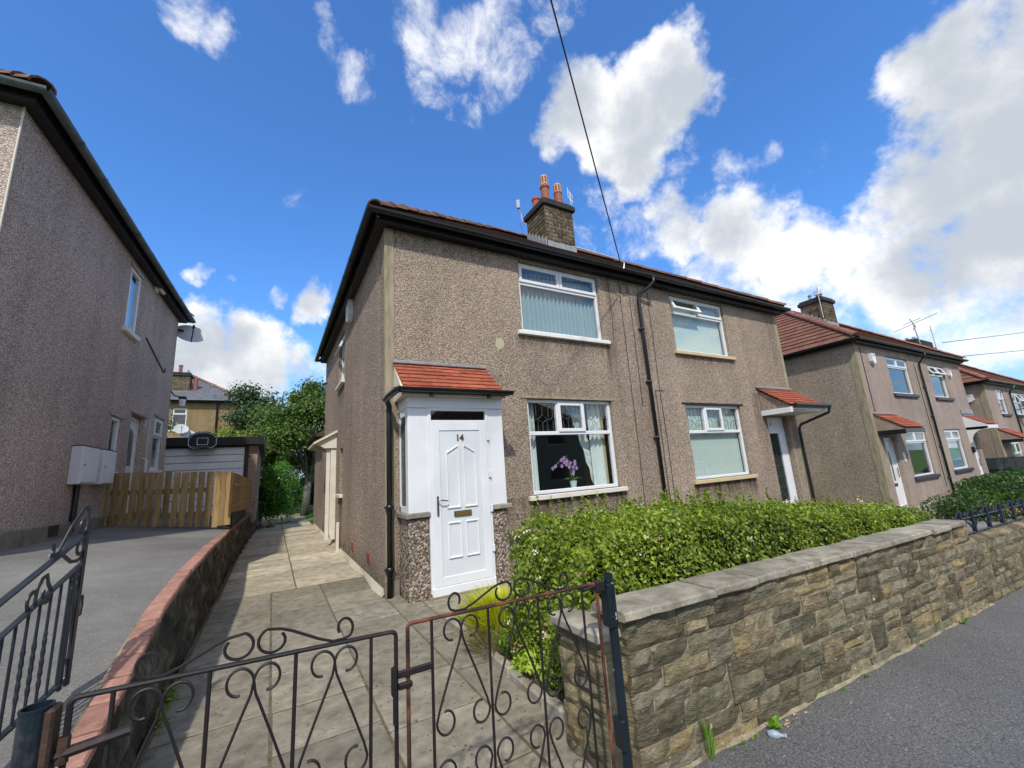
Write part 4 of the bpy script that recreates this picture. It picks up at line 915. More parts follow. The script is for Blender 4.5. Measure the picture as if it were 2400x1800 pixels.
# ---- canopy and door of the right-hand house
r = MB(); r.add([(8.87,0,3.10),(10.33,0,3.08),(10.45,-.66,2.60),(8.95,-.66,2.60),(8.95,-.66,2.56),(10.45,-.66,2.56),(8.87,0,2.56),(10.33,0,2.56)], [(0,3,2,1),(3,4,5,2),(4,6,7,5),(1,2,5,7)])
cn = r.build('door_canopy', CREAM, H)
m = MB(); m.add([(8.90,-.01,3.05),(8.955,-.64,2.60),(8.955,-.64,2.56),(8.90,-.01,2.56)], [(0,1,2,3)]); m.build('cheek', PEB, cn)
m = MB(); m.bbox(8.86,-.68,2.44,8.93,-.0,2.56,.006); m.bbox(8.94,-.67,2.50,10.46,-.64,2.57,.004); m.build('barge_board', UPVC, cn)
m = MB(); m.box(8.93,-.66,2.465,10.36,-.002,2.485); m.build('soffit_board', CREAM, cn)
canopy_tiles(cn, 8.86, 10.42, 0, 3.13, -.70, 2.615, 7, REDT, .27)
m = MB(); m.bbox(8.80,-.06,3.12,10.36,-.003,3.17,.01); m.build('lead_flashing', LEADF, cn)
m = MB(); m.tube([(8.95,-.74,2.60),(10.52,-.74,2.60)], .05, 8); m.tube([(10.50,-.74,2.58),(10.52,-.70,2.45),(10.34,-.10,2.22),(10.30,-.07,2.12),(10.30,-.07,-.1)], .034, 8); m.build('gutter', BLACKP, cn)
q = MB(); bars(q, 9.06, .20, 9.92, 2.12, .09, .10, .16); q.box(9.06,.11,2.12,9.92,.13,2.43); q.bbox(9.62,.095,.29,9.83,.15,2.03,.004); q.box(9.15,.12,.2,9.62,.14,.42)
d2 = q.build('door', UPVC, H); d2['label'] = 'white side-lit door with leaded glass under the red canopy'
g = MB(); g.box(9.15,.125,.42,9.62,.132,2.04); g.build('pane', GLASSD, d2)
g = MB()
for u in np.linspace(9.19,9.58,7): g.tube([(u,.118,.42),(u,.118,2.04)], .005, 4)
for zz in (.7,.95,1.2,1.45,1.7): g.tube([(9.15,.118,zz),(9.385,.118,zz+.07),(9.62,.118,zz)], .005, 4)
g.build('leadwork', LEADCAME, d2)
m = MB(); m.box(9.1,.16,.3,9.9,.17,2.1); m.build('door_backing', flat('green_dark', (.05,.09,.075), rough=.8), d2)
textmesh('9', .10, .004, 'door_number', STEEL, H, T(9.36,.105,2.22,0,PI/2))
# ================================================================ next pair down the street
H2 = thing('semi_detached_house', 'second pair of houses down the street with dark purple sills and red hipped roof', 'house', (14.75,0,-.4))
X0, X1 = 14.75, 24.5
facade('wall', H2, X0, 0, 0, X1-X0, -1.2, 4.9, [(16.93-X0,.48,18.80-X0,2.02),(17.0-X0,3.275,18.85-X0,4.6),(20.65-X0,.50,22.42-X0,2.01),(20.8-X0,3.25,22.5-X0,4.56),(15.25-X0,-.35,16.05-X0,1.80),(23.4-X0,-.4,24.1-X0,1.75)], PEBP)
facade('wall', H2, X0, 7.83, -PI/2, 7.83, -1.2, 4.9, [], PEB)
facade('wall', H2, X1, 0, PI/2, 7.83, -1.2, 4.9, [], PEB); facade('wall', H2, X1, 7.83, PI, X1-X0, -1.2, 4.9, [], PEB)
m = MB(); m.box(X0+.21,.21,2.2,X1-.21,7.6,2.35); m.box(X0+.21,.21,-.5,X1-.21,7.6,-.42); m.box(19.58,.21,-.4,19.68,7.6,4.8); m.box(X0+.21,4,-.4,X1-.21,4.1,4.8); m.build('interior', ROOM, H2)
hip_roof(H2, X0, 0, X1, 7.83, 4.92, 36.6, ROOFR, RIDGER)
m = MB(); m.box(X0-.008,-.008,-.8,X0+.17,-.001,4.85); m.box(X0-.009,-.007,-.8,X0-.001,.20,4.85); m.build('corner_strip', RENDER, H2)
for a_, b_, c_ in ((19.25,19.33,4.85),(19.90,20.12,4.85),(16.12,16.22,1.95)): m = MB(); m.box(a_,-.008,-.8,b_,-.001,c_); m.build('render_strip', RENDER, H2)
window(H2, 17.0, 0, 3.275, 0, 1.85, 1.325, 'two', PURPLE, None, sillh=.11, tr=.27, back=.5, label='upstairs window of the near half with a dark sheet behind the glass'); window(H2, 16.93, 0, .48, 0, 1.87, 1.54, 'two', PURPLE, None, sillh=.11, tr=.27, back=.6)
window(H2, 20.65, 0, .50, 0, 1.77, 1.51, 'two', PURPLE, BLIND_T, sillh=.11, tr=.27); window(H2, 20.8, 0, 3.25, 0, 1.70, 1.31, 'two', PURPLE, None, sillh=.11, tr=.30, opened='all', back=.5, label='upstairs window of the far half with both top lights open')
alarm_box(H2, (15.75,-.006,4.22), 0, (.26,.10,.34)); alarm_box(H2, (22.95,-.006,4.15), 0, (.22,.08,.28))
downpipe(H2, [(19.72,-.30,4.85),(19.72,-.28,4.75),(19.74,-.07,4.5),(19.74,-.06,4.3),(19.74,-.06,-.6)], clips=(3.6,2.5,1.4,.3))
m = MB(); m.tube([(15.10,-.012,4.75),(15.10,-.012,2.6)], .01, 4); m.tube([(19.42,-.012,4.5),(19.42,-.012,0)], .009, 4); m.build('wall_cable', BLACKP, H2)
chimney(H2, 19.08, 2.25, 20.10, 3.13, 6.9, 7.88, [(19.55,2.5,.26,'short'),(19.3,2.75,.22,'cowl'),(19.85,2.6,.22,'cowl')], h=.14)
ch2 = [o for o in H2.children if o.name.startswith('chimney')][0]
m = MB(); m.tube([(19.0,2.3,7.1),(18.95,2.28,8.45)], .018, 5); b0 = Vector((18.95,2.28,8.35)); dr = Vector((-.75,-.25,-.45)).normalized(); m.tube([b0-dr*.15, b0+dr*.95], .014, 4)
for k in range(5): c_ = b0+dr*(.05+.2*k); m.tube([c_-Vector((0,.16,.0)), c_+Vector((0,.16,0))], .009, 4)
m.tube([b0+Vector((.1,-.05,.15)), b0+Vector((.0,.0,-.2))], .05, 4); m.build('aerial', ALU, ch2)
def lean_canopy(Hs, x0, x1, zt, ze, yo, cheekmat, boardmat, tile, n=6):
    r = MB(); r.add([(x0+.03,0,zt),(x1,0,zt),(x1,yo,ze),(x0+.03,yo,ze),(x0+.03,yo,ze-.05),(x1,yo,ze-.05),(x0+.03,0,ze-.05),(x1,0,ze-.05)], [(0,3,2,1),(3,4,5,2),(4,6,7,5),(1,2,5,7)])
    cn = r.build('door_canopy', cheekmat, Hs)
    m = MB(); m.quad((x0+.028,-.001,zt),(x0+.028,yo,ze),(x0+.028,yo,ze-.05),(x0+.028,-.001,ze-.05)); m.build('cheek', cheekmat, cn)
    m = MB(); m.bbox(x0,yo-.02,ze-.17,x0+.06,-.0,ze-.03,.005); m.bbox(x0+.06,yo-.02,ze-.15,x1+.02,yo+.03,ze-.02,.005); m.build('barge_board', boardmat, cn)
    canopy_tiles(cn, x0, x1+.05, 0, zt+.03, yo-.05, ze+.02, n, tile, .3)
    m = MB(); m.bbox(x0-.02,-.06,zt+.02,x1+.02,-.003,zt+.07,.01); m.build('lead_flashing', LEADF, cn)
    return cn
lean_canopy(H2, 14.93, 16.42, 2.52, 2.04, -.66, PEB, BLACKP, REDT, 6)
def side_light_door(Hs, x, z, w, h, col=None):
    q = MB(); bars(q, x, z, x+w, z+h, .07, .07, .13); q.box(x+.07,.095,z+.07,x+w-.07,.115,z+h-.07)
    d = q.build('door', UPVC, Hs)
    g = MB(); g.box(x+w*.42,.088,z+h*.38,x+w*.56,.094,z+h*.93); g.build('pane', GLASSD, d)
    g = MB(); g.box(x+w*.25,.086,z+h*.30,x+w*.62,.094,z+h*.345); g.build('letterbox', flat('letterbox_red', (.12,.03,.02)), d)
    g = MB(); g.tube([(x+w*.80,.05,z+h*.42),(x+w*.80,.05,z+h*.56)], .014, 5); g.build('door_handle', STEEL, d)
    return d
side_light_door(H2, 15.25, -.35, .80, 2.15)
m = MB(); m.add([(16.45+.08*math.cos(a),-.02,1.15+.16*math.sin(a)) for a in np.linspace(0,2*PI,14)[:-1]]+[(16.45+.08*math.cos(a),-.002,1.15+.16*math.sin(a)) for a in np.linspace(0,2*PI,14)[:-1]], [tuple(range(13))]+[(i,(i+1)%13,(i+1)%13+13,i+13) for i in range(13)]); m.build('house_plaque', UPVC, H2)
# far-end canopy with curved bracket
c4 = lean_canopy(H2, 23.2, 24.45, 2.52, 2.12, -.62, UPVC, UPVC, REDT, 6)
m = MB(); pts = [(0,2.07),(-.62,2.07),(-.60,2.0)]+[(-.60+.52*math.sin(t), 1.98-.52*(1-math.cos(t))) for t in np.linspace(0,PI/2,7)]+[(-.0,1.42)]
m.prism(pts, 'x', 23.2, 23.26); m.build('bracket', UPVC, c4)
m = MB(); m.prism([(0,2.52),(-.62,2.12),(-.62,2.06),(0,2.06)], 'x', 23.16, 23.2); m.build('cheek', UPVC, c4)
side_light_door(H2, 23.4, -.4, .7, 2.1)
m = MB(); m.bbox(23.12,-.1,1.05,23.2,-.0,1.28,.01); m.tube([(23.16,-.05,1.2),(23.3,-.3,1.2)], .02, 5); m.build('wall_lantern', BLACKP, H2)
m = MB(); m.bbox(23.1,-.05,2.62,24.48,-.002,2.80,.01); m.build('lead_flashing', LEADF, c4)
# ================================================================ third pair
H3 = thing('semi_detached_house', 'third and farthest pair of houses on the right, behind the parked car', 'house', (27.3,0,-.9))
X0, X1 = 27.3, 37.2
facade('wall', H3, X0, 0, 0, X1-X0, -2, 4.15, [(29.0-X0,2.68,30.3-X0,3.90),(31.6-X0,2.66,33.5-X0,3.84),(28.9-X0,-.6,30.6-X0,1.35),(31.6-X0,.1,33.5-X0,1.5)], PEBP)
facade('wall', H3, X0, 7.83, -PI/2, 7.83, -2, 4.15, [], PEB); facade('wall', H3, X1, 0, PI/2, 7.83, -2, 4.15, [], PEB); facade('wall', H3, X1, 7.83, PI, X1-X0, -2, 4.15, [], PEB)
hip_roof(H3, X0, 0, X1, 7.83, 4.17, 36.6, ROOFR, RIDGER)
m = MB(); m.box(X0-.008,-.008,-1.6,X0+.17,-.001,4.1); m.box(X0-.009,-.007,-1.6,X0-.001,.2,4.1); m.build('corner_strip', RENDER, H3)
window(H3, 29.0, 0, 2.68, 0, 1.3, 1.22, 'two', PURPLE, None, sillh=.11, tr=.4, back=.5); window(H3, 31.6, 0, 2.66, 0, 1.9, 1.18, 'two', PURPLE, None, sillh=.11, tr=.45, opened=1, back=.5)
window(H3, 28.9, 0, -.6, 0, 1.7, 1.95, 'two', PURPLE, None, sillh=.11, back=.6); window(H3, 31.6, 0, .1, 0, 1.9, 1.4, 'two', PURPLE, None, sillh=.11, back=.6)
downpipe(H3, [(31.1,-.30,4.1),(31.1,-.07,3.8),(31.1,-.06,3.6),(31.1,-.06,-1.5)])
lean_canopy(H3, 27.45, 29.0, 1.95, 1.50, -.64, PEB, BLACKP, REDT, 6)
alarm_box(H3, (27.29,.55,3.3), -PI/2, (.30,.12,.34))
dish(H3, (31.7,-.45,3.05), -PI/2-.5, .5, R=.30, mat=flat('dish_black', (.03,.03,.035), rough=.5))
m = MB(); m.tube([(31.7,-.0,2.9),(31.7,-.38,2.95)], .02, 5); m.build('dish_bracket', BLACKP, H3)
# far chimney of the second pair: stands at its right-hand end
def far_chimney():
    x0, x1, y0, y1 = 28.6, 31.0, 2.2, 3.3
    ch = chimney(H3, x0, y0, x1, y1, 6.2, 6.62, [(30.0,2.6,.30,'cowl'),(29.3,2.7,.18,'cowl')], brick=False, mat=None, cap=(.52,.14), flash=False)
    m = MB(); m.box(x0,y0,5.0,x1,y1,6.63); m.build('stack_face', mk('far_stack', [(.3,(.09,.075,.06)),(.7,(.19,.17,.13))], scale=5, rough=.9), ch)
    m = MB(); m.tube([(29.0,2.1,6.0),(28.6,2.1,8.0)], .03, 5); 
    for dz, L_ in ((0,1.5),(-.25,.9)): m.tube([(28.6-L_,1.8,7.95+dz-.05),(28.6+L_,2.4,7.95+dz+.05)], .02, 4)
    m.tube([(28.3,1.0,8.1),(28.9,3.0,7.8)], .016, 4); m.tube([(27.4,2.0,6.9),(29.0,2.1,7.2)], .02, 4); m.tube([(28.0,1.6,8.0),(28.2,2.4,7.9)], .016, 4)
    m.tube([(31.2,2.1,6.6),(31.2,2.1,8.1)], .03, 5); m.tube([(31.25,2.1,7.9),(30.0,1.9,7.6)], .02, 4); m.build('aerial', ALU, ch)
far_chimney()
# ================================================================ house on the left (mirror pair, higher up the slope)
HL = thing('semi_detached_house', 'grey pebbledashed house on the left edge seen from its shaded side', 'house', (-3.65,0,1.0))
LX = -3.65; LZ = 6.10; YF = .5
facade('wall', HL, LX, YF, PI/2, 7.71-YF, .85, LZ+.02, [(4.17-YF,2.0,4.60-YF,2.98),(5.12-YF,1.0,5.95-YF,3.18),(6.63-YF,2.12,7.29-YF,3.32),(4.19-YF,4.65,4.74-YF,5.88)], PEBL)
facade('wall', HL, LX-9, YF, 0, 9, .85, LZ+.02, [(6.2,4.4,7.6,5.6),(6.2,1.9,7.6,3.3)], PEBL); facade('wall', HL, LX, 7.71, PI, 9, .85, LZ+.02, [], PEBL); facade('wall', HL, LX-9, 7.71, -PI/2, 7.71-YF, .85, LZ, [], PEBL)
m = MB(); m.box(LX-8.8,YF+.21,3.4,LX-.21,7.5,3.5); m.box(LX-8.8,YF+.21,1.0,LX-.21,7.5,1.1); m.box(LX-1.6,YF+.21,1,LX-1.5,7.5,6); m.build('interior', ROOM, HL)
hip_roof(HL, LX-9, YF, LX, 7.71, LZ+.03, 36.6, ROOFT, RIDGE, gut=GUTG)
m = MB(); m.bbox(LX+.001,YF-.03,.9,LX+.035,7.75,1.25,.01); m.build('plinth', WALLG, HL)
m = MB(); m.tube([(LX+.004,YF-.004,1.3),(LX+.004,YF-.004,6.1)], .011, 6); m.build('corner_bead', CREAM, HL)
window(HL, LX, 4.19, 4.65, PI/2, .55, 1.23, 'one', WHITEP, BLIND_W, sillo=.10, sillh=.09, recess=.0); window(HL, LX, 4.17, 2.0, PI/2, .43, .98, 'one', WHITEP, None, sillo=.06, back=.4, recess=.015)
window(HL, LX-2.8, YF, 4.4, 0, 1.4, 1.2, 'two', WHITEP, BLIND_W); window(HL, LX-2.8, YF, 1.9, 0, 1.4, 1.4, 'two', WHITEP, BLIND_W)
window(HL, LX, 6.63, 2.12, PI/2, .66, 1.20, 'side', WHITEP, None, sillo=.08, tr=.36, back=.4, recess=.015)
F = T(LX, 5.12, 1.05, PI/2); q = MB(); bars(q, 0, 0, .84, 2.11, .08, .10, .17); q.box(.08,.12,.08,.76,.15,2.03); q.bbox(.16,.11,.2,.68,.13,.9,.02); d = q.build('door', UPVC, HL, F)
g = MB(); g.prism([(.2,1.12),(.2,1.75),(.27,1.83),(.42,1.87),(.57,1.83),(.64,1.75),(.64,1.12)], 'y', .108, .118); g.build('pane', GLASSD, d, F)
m = MB(); m.tube([(.84,-.02,.95),(.84,-.10,.98),(.84,-.10,1.25),(.84,-.02,1.28)], .018, 6); m.build('grab_handle', UPVC, d, F)
for (a, b_, z_) in ((4.05,4.75,3.01),(5.02,6.08,3.21),(6.52,7.4,3.35),(4.12,4.85,5.91)):
    m = MB(); m.box(LX+.001, a, z_-.02, LX+.02, b_, z_+.035); m.build('lintel_drip', PEBL, HL)
for i, (a, b_) in enumerate(((2.84,3.42),(3.60,4.12))):
    F = T(LX, a, 1.78, PI/2); m = MB(); m.bbox(0,-.14,0,b_-a,.0,.56,.012); o = m.build('meter_box', flat('meter_box_white', (.62,.63,.66), rough=.4, var=.03), HL, F)
    g = MB(); g.bbox(.02,-.150,.02,b_-a-.02,-.138,.54,.008); g.build('meter_box_door', flat('meter_door_white', (.66,.67,.70), rough=.35), o, F)
    g = MB(); g.lathe((0,0,0), [(.012,0),(.012,.01)], 10); g.build('lock', BLACKP, o, F @ T(.06,-.15,.28,0,PI/2))
    g = MB(); g.box(.0,-.141,.556,b_-a,.0,.566); g.build('rain_lip', SOOT, o, F)
m = MB(); m.tube([(LX+.04,3.10,1.78),(LX+.04,3.10,1.1)], .035, 8); m.build('meter_pipe', BLACKP, HL)
m = MB(); m.bbox(LX+.035,2.45,1.10,LX+.05,2.7,1.24,.004); m.build('vent', DARK, HL)
m = MB(); m.tube([(LX+.015,5.38,4.82),(LX+.015,5.45,4.80),(LX+.015,6.85,4.42),(LX+.015,6.93,4.45),(LX+.015,6.90,4.54)], .012, 5); m.build('wall_cable', BLACKP, HL)
m = MB(); m.tube([(LX+.012,6.22,3.2),(LX+.012,6.20,1.1)], .012, 5); m.build('wall_cable', CREAM, HL)
m = MB(); m.bbox(LX+.0,5.50,5.96,LX+.06,5.66,6.08,.01); m.tube([(LX+.09,5.55,6.04),(LX+.11,5.78,6.02)], .04, 8); m.build('security_camera', CREAM, HL)
m = MB(); m.tube([(LX-.04,7.70,5.80),(LX+.10,7.80,5.80)], .04, 6); m.build('dish_bracket', BLACKP, HL)
dish(HL, (-3.42,7.95,5.79), -PI/2+.35, .55, R=.335, arm=None)
m = MB(); m.tube([(LX-.01,7.66,4.15),(LX+.06,7.75,4.03),(-3.47,7.9,4.01)], .018, 5); m.bbox(-3.52,7.82,3.96,-3.36,7.98,4.03,.01); o = m.build('wall_light', BLACKP, HL)
m = MB(); m.lathe((-3.44,7.9,3.78), [(.055,0),(.075,.18),(.06,.19)], 12); m.build('lamp_shade', flat('frosted_shade', (.75,.78,.80), rough=.4), o)
HL.matrix_basis = T(-3.65,7.8,0) @ Matrix.Rotation(-.047, 4, 'Z') @ T(3.65,-7.8,0) @ HL.matrix_basis
# ================================================================ houses across the street (reflected in the windows)
def opposite(x0, label, mat):
    HO = thing('semi_detached_house', label, 'house', (x0,-21,0)); dz = -.045*x0; w = 12.5
    facade('wall', HO, x0+w, -21, PI, w, dz-1.5, dz+5.4, [(1.5,dz+1,3.3,dz+2.4),(1.5,dz+3.7,3.3,dz+4.9),(5.2,dz+1,6.2,dz+2.9),(9.2,dz+1,11,dz+2.4),(9.2,dz+3.7,11,dz+4.9)], mat)
    facade('wall', HO, x0, -21, -PI/2, 7, dz-1.5, dz+5.4, [], mat); facade('wall', HO, x0+w, -28, PI/2, 7, dz-1.5, dz+5.4, [], mat)
    for u in (1.5, 9.2):
        for z_, h_ in ((1,1.4),(3.7,1.2)): window(HO, x0+w-u, -21, dz+z_, PI, 1.8, h_, 'two', CREAM, None, back=.4)
    hip_roof(HO, x0, -28, x0+w, -21, dz+5.4, 36, ROOFT, RIDGE, courses=False, hips=False)
CR_ = flat('cream_render', (.42,.36,.25), rough=.9)
opposite(8, 'cream rendered pair of houses across the street, seen only in the window glass', CR_)
opposite(25, 'brown pebbledashed pair of houses across the street, downhill of the cream one', PEBO)
opposite(42, 'farthest pair of houses across the street, down the hill', PEBO)
opposite(-9, 'brown pair of houses across the street behind the camera, uphill of the cream one', PEBO)
# ================================================================ house beyond the gardens
HB = thing('semi_detached_house', 'ochre house with grey slate roof and satellite dishes beyond the gardens', 'house', (-8,30,2.5))
facade('wall', HB, -12.5, 30, 0, 9.0, 1, 7.75, [(12.5-7.42,5.75,12.5-6.62,7.28)], PEBO)
facade('wall', HB, -3.5, 30, PI/2, 7, 1, 7.75, [], CREAM); facade('wall', HB, -3.5, 37, PI, 9, 1, 7.75, [], PEBO); facade('wall', HB, -12.5, 37, -PI/2, 7, 1, 7.75, [], PEBO)
hip_roof(HB, -12.5, 30, -3.5, 37, 7.75, 33, SLATE, RIDGER, gauge=.22, over=.35, courses=False, thick=.012)
window(HB, -7.42, 30, 5.75, 0, .8, 1.53, 'side', WHITEP, None, tr=.28, back=.4)
downpipe(HB, [(-4.92,29.85,7.6),(-4.92,29.92,7.4),(-4.92,29.93,3)], .06)
chimney(HB, -7.9, 30.9, -6.75, 31.8, 8.6, 9.75, [(-7.4,31.2,.62,'short'),(-6.95,31.3,.2,'cowl')], brick=True, h=.15, cap=(.28,.08))
m = MB(); m.tube([(-6.45,31.2,8.8),(-6.45,31.2,9.7)], .13, 8); m.build('flue', TERRA, HB)
dish(HB, (-6.35,29.4,5.35), -PI/2+.4, .5, R=.42); dish(HB, (-6.75,29.2,5.75), -PI/2+.3, .55, R=.40)
m = MB(); m.tube([(-6.9,30,5.2),(-6.4,29.5,5.2)], .04, 5); m.box(-7.7,29.3,4.98,-6.9,30,5.05); m.build('dish_bracket', UPVC, HB)
HB2 = thing('outbuilding', 'low slate-roofed extension and pale shed beyond the garage', 'outbuilding', (-2.5,30,2))
m = MB(); m.box(-3.5,31,1.5,.5,36,5.2); m.build('wall', CREAM, HB2)
m = MB(); m.prism([(30.6,5.15),(33.5,6.5),(36.4,5.15)], 'x', -3.45, .3); m.build('roof', SLATE, HB2)
m = MB(); m.box(-3.2,24,1.5,-1.0,25.5,4.5); m.build('shed_wall', WHITEP, HB2)
m = MB(); m.prism([(23.8,4.45),(24.75,4.85),(25.7,4.45)], 'x', -3.4, -.8); m.build('shed_roof', ROOFT, HB2)
# ================================================================ garage, basketball hoop, timber gates
G = thing('garage', 'garage with white panelled up-and-over door and flat roof behind the timber gate', 'garage', (-3,8.7,1.0))
GY = 8.7
m = MB(); m.box(-5.6,GY,.6,-1.70,13.4,2.78); m.build('wall', PEB, G)
m = MB(); m.add([(-5.8,GY-.22,2.80),(-1.56,GY-.22,2.80),(-1.56,GY-.22,3.02),(-5.8,GY-.22,3.02),(-5.8,13.6,2.62),(-1.56,13.6,2.62),(-1.56,13.6,2.82),(-5.8,13.6,2.82)], [(0,1,2,3),(1,5,6,2),(3,2,6,7),(0,4,5,1),(4,0,3,7),(5,4,7,6)]); m.build('roof', FASCIA, G)
m = MB(); m.bbox(-2.02,GY-.03,.9,-1.92,GY-.001,2.82,.004); m.bbox(-5.4,GY-.03,2.74,-2.02,GY-.001,2.82,.004); m.build('door_post', flat('brown_paint', (.05,.03,.028), rough=.6), G)
m = MB(); m.box(-5.2,GY-.03,.95,-2.03,GY-.012,2.74); gdoor = m.build('garage_door', WHITEP, G)
for k in range(9): q = MB(); q.bbox(-5.2,GY-.055,.97+.196*k,-2.04,GY-.028,.97+.196*k+.184,.012); q.build('door_panel', flat('white_garage_panel', (.76,.78,.80), rough=.45), gdoor)
m = MB(); m.bbox(-3.32,GY-.10,1.60,-3.27,GY-.05,1.75,.008); m.bbox(-3.36,GY-.10,1.74,-3.23,GY-.07,1.79,.008); m.build('door_handle', BLACKP, gdoor)
BB = thing('basketball_hoop', 'black basketball backboard with hoop fixed to the garage roof edge', 'basketball hoop', (-3.0,8.4,2.8))
def oct_(w, h): return [(-w,-h*.55),(-w*.72,-h),(w*.72,-h),(w,-h*.55),(w,.25*h),(w*.72,h*.72),(w*.3,h*.97),(-w*.3,h*.97),(-w*.72,h*.72),(-w,.25*h)]
F = T(-3.0, 8.42, 2.93)
m = MB(); m.prism(oct_(.345,.245), 'y', 0, .03); bo = m.build('backboard', flat('backboard_black', (.012,.012,.018), rough=.4), BB, F)
def outline(m, pts, r=.008):
    P = [(x, -.004, z) for x, z in pts]+[(pts[0][0], -.004, pts[0][1])]
    for a, b_ in zip(P[:-1], P[1:]): m.tube([a, b_], r, 4)
m = MB(); outline(m, oct_(.31,.21)); outline(m, [(-.12,-.12),(.12,-.12),(.12,.06),(-.12,.06)]); m.build('board_line', UPVC, bo, F)
m = MB(); m.tube([(.20*math.cos(t), -.24+.19*math.sin(t), -.205) for t in np.linspace(0, 2*PI, 25)], .012, 6); m.tube([(0,-.05,-.205),(0,0,-.16)], .03, 5); m.build('hoop', flat('hoop_grey', (.08,.085,.10), rough=.4), BB, F)
# timber gates and fence
FG = thing('timber_gate', 'pair of wooden slatted gates closing the drive between left house and garden wall', 'gate', (-2.9,3.7,.95))
fgy = lambda x: 3.74-.36*(x+2.15)
rl = MB()
for z_ in (1.16, 1.58): rl.tube([(-3.82,fgy(-3.82)+.035,z_+.05),(-2.14,fgy(-2.14)+.035,z_)], .03, 4, sq=(.035,.085,(0,0,1)))
rl.build('rail', TIMBER, FG)
def board(parent, x, y, z0, z1, w=.095, rz=0):
    b = MB(); b.bbox(-w/2,-.011,0,w/2,.011,z1-z0,.004); return b.build('slat', TIMBER, parent, T(x, y, z0, rz, random.uniform(-.004,.004), random.uniform(-.006,.006)))
for i, x_ in enumerate(np.arange(-3.80, -2.15, .1265)):
    t_ = (x_+3.8)/1.65; board(FG, x_, fgy(x_), 1.08-.165*t_, 1.985-.09*t_-(.03 if i == 0 else 0)+random.uniform(-.006,.006), .094 if i not in (2,9) else .115, -.345)
FF = thing('timber_fence', 'short run of vertical wooden boards on the wall beside the garage', 'fence', (-1.9,5,.9))
m = MB(); m.bbox(-1.985,3.78,1.3,-1.95,3.8,1.38,.004); 
m.tube([(-1.93,3.78,1.25),(-1.79,8.0,1.25)], .03, 4); m.tube([(-1.93,3.78,1.65),(-1.79,8.0,1.62)], .03, 4); m.build('rail', TIMBER, FF)
k = 0; yy = 3.80; ang = math.atan2(4.2, .17)
x_ = -2.10
for i in range(2): board(FF, -2.07+.1*i, 3.70, .94, 1.885, .098)
while yy < 8.1:
    x_ = -1.955+(yy-3.8)*.0405; board(FF, x_, yy, 1.12+.02*k*0-.005*k, 1.885-.010*k, .34, ang); yy += .37; k += 1
b = MB(); b.box(-1.97,3.8,.9,-1.90,8.2,1.12); b.build('gravel_board', flat('gravel_board_dark', (.02,.018,.02), rough=.8), FF, I4)
# ================================================================ old retaining wall with red brick coping
RW = thing('retaining_wall', 'mossy low wall topped with red bricks between the drive and the paved path', 'wall', (-1.95,0,.1))
ys = np.linspace(-3.95, 14.5, 75)
def rw_top(y): return float(np.interp(y, [-4,-3.14,-2.5,-1.61,-.6,.97,2.96,5.2,8,14.5], [.36,.50,.60,.755,.825,.875,.83,.85,.86,.90]))
def rw_x(y): return -1.905+.012*math.sin(y*1.3)+(.0 if y < 4 else (y-4)*.03)
m = MB(); prof = 9; vs = []
for y_ in np.linspace(-3.95, 14.5, 170):
    for j in range(prof):
        t_ = j/(prof-1); zz = -.05+(rw_top(y_)-.03+.05)*t_
        nse = .028*math.sin(y_*6.1+j*2.3)+.020*math.sin(y_*15.7-j*1.1)+.014*random.uniform(-1,1)
        vs.append((rw_x(y_)-.02*t_+(nse if 0 < j < prof-1 else .0), y_, zz))
fs = [(i*prof+j, (i+1)*prof+j, (i+1)*prof+j+1, i*prof+j+1) for i in range(169) for j in range(prof-1)]
m.add(vs, fs); rwf = m.build('wall_face', OLDWALL, RW, smooth=True)
m = MB()
for i in range(60):
    y_ = -3.95+i*18.45/60; y2 = y_+18.45/60; m.add([(rw_x(y_)-.02,y_,rw_top(y_)-.03),(rw_x(y2)-.02,y2,rw_top(y2)-.03),(rw_x(y2)-.14,y2,rw_top(y2)-.03),(rw_x(y_)-.14,y_,rw_top(y_)-.03)], [(0,1,2,3)])
m.build('wall_bed', MORTAR, RW)
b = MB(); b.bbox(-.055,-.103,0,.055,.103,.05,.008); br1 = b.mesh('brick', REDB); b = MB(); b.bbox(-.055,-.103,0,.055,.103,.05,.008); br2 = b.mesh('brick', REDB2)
y_ = -3.9
while y_ < 9.5:
    sl = math.atan2(rw_top(y_+.12)-rw_top(y_-.12), .24); hd_ = math.atan2(-(rw_x(y_+.12)-rw_x(y_-.12)), .24)
    inst('brick', br1 if y_ < 3.2 else br2, RW, T(rw_x(y_)-.055, y_, rw_top(y_)-.03, hd_+random.uniform(-.03,.03), sl+random.uniform(-.01,.01), random.uniform(-.02,.02))); y_ += .221
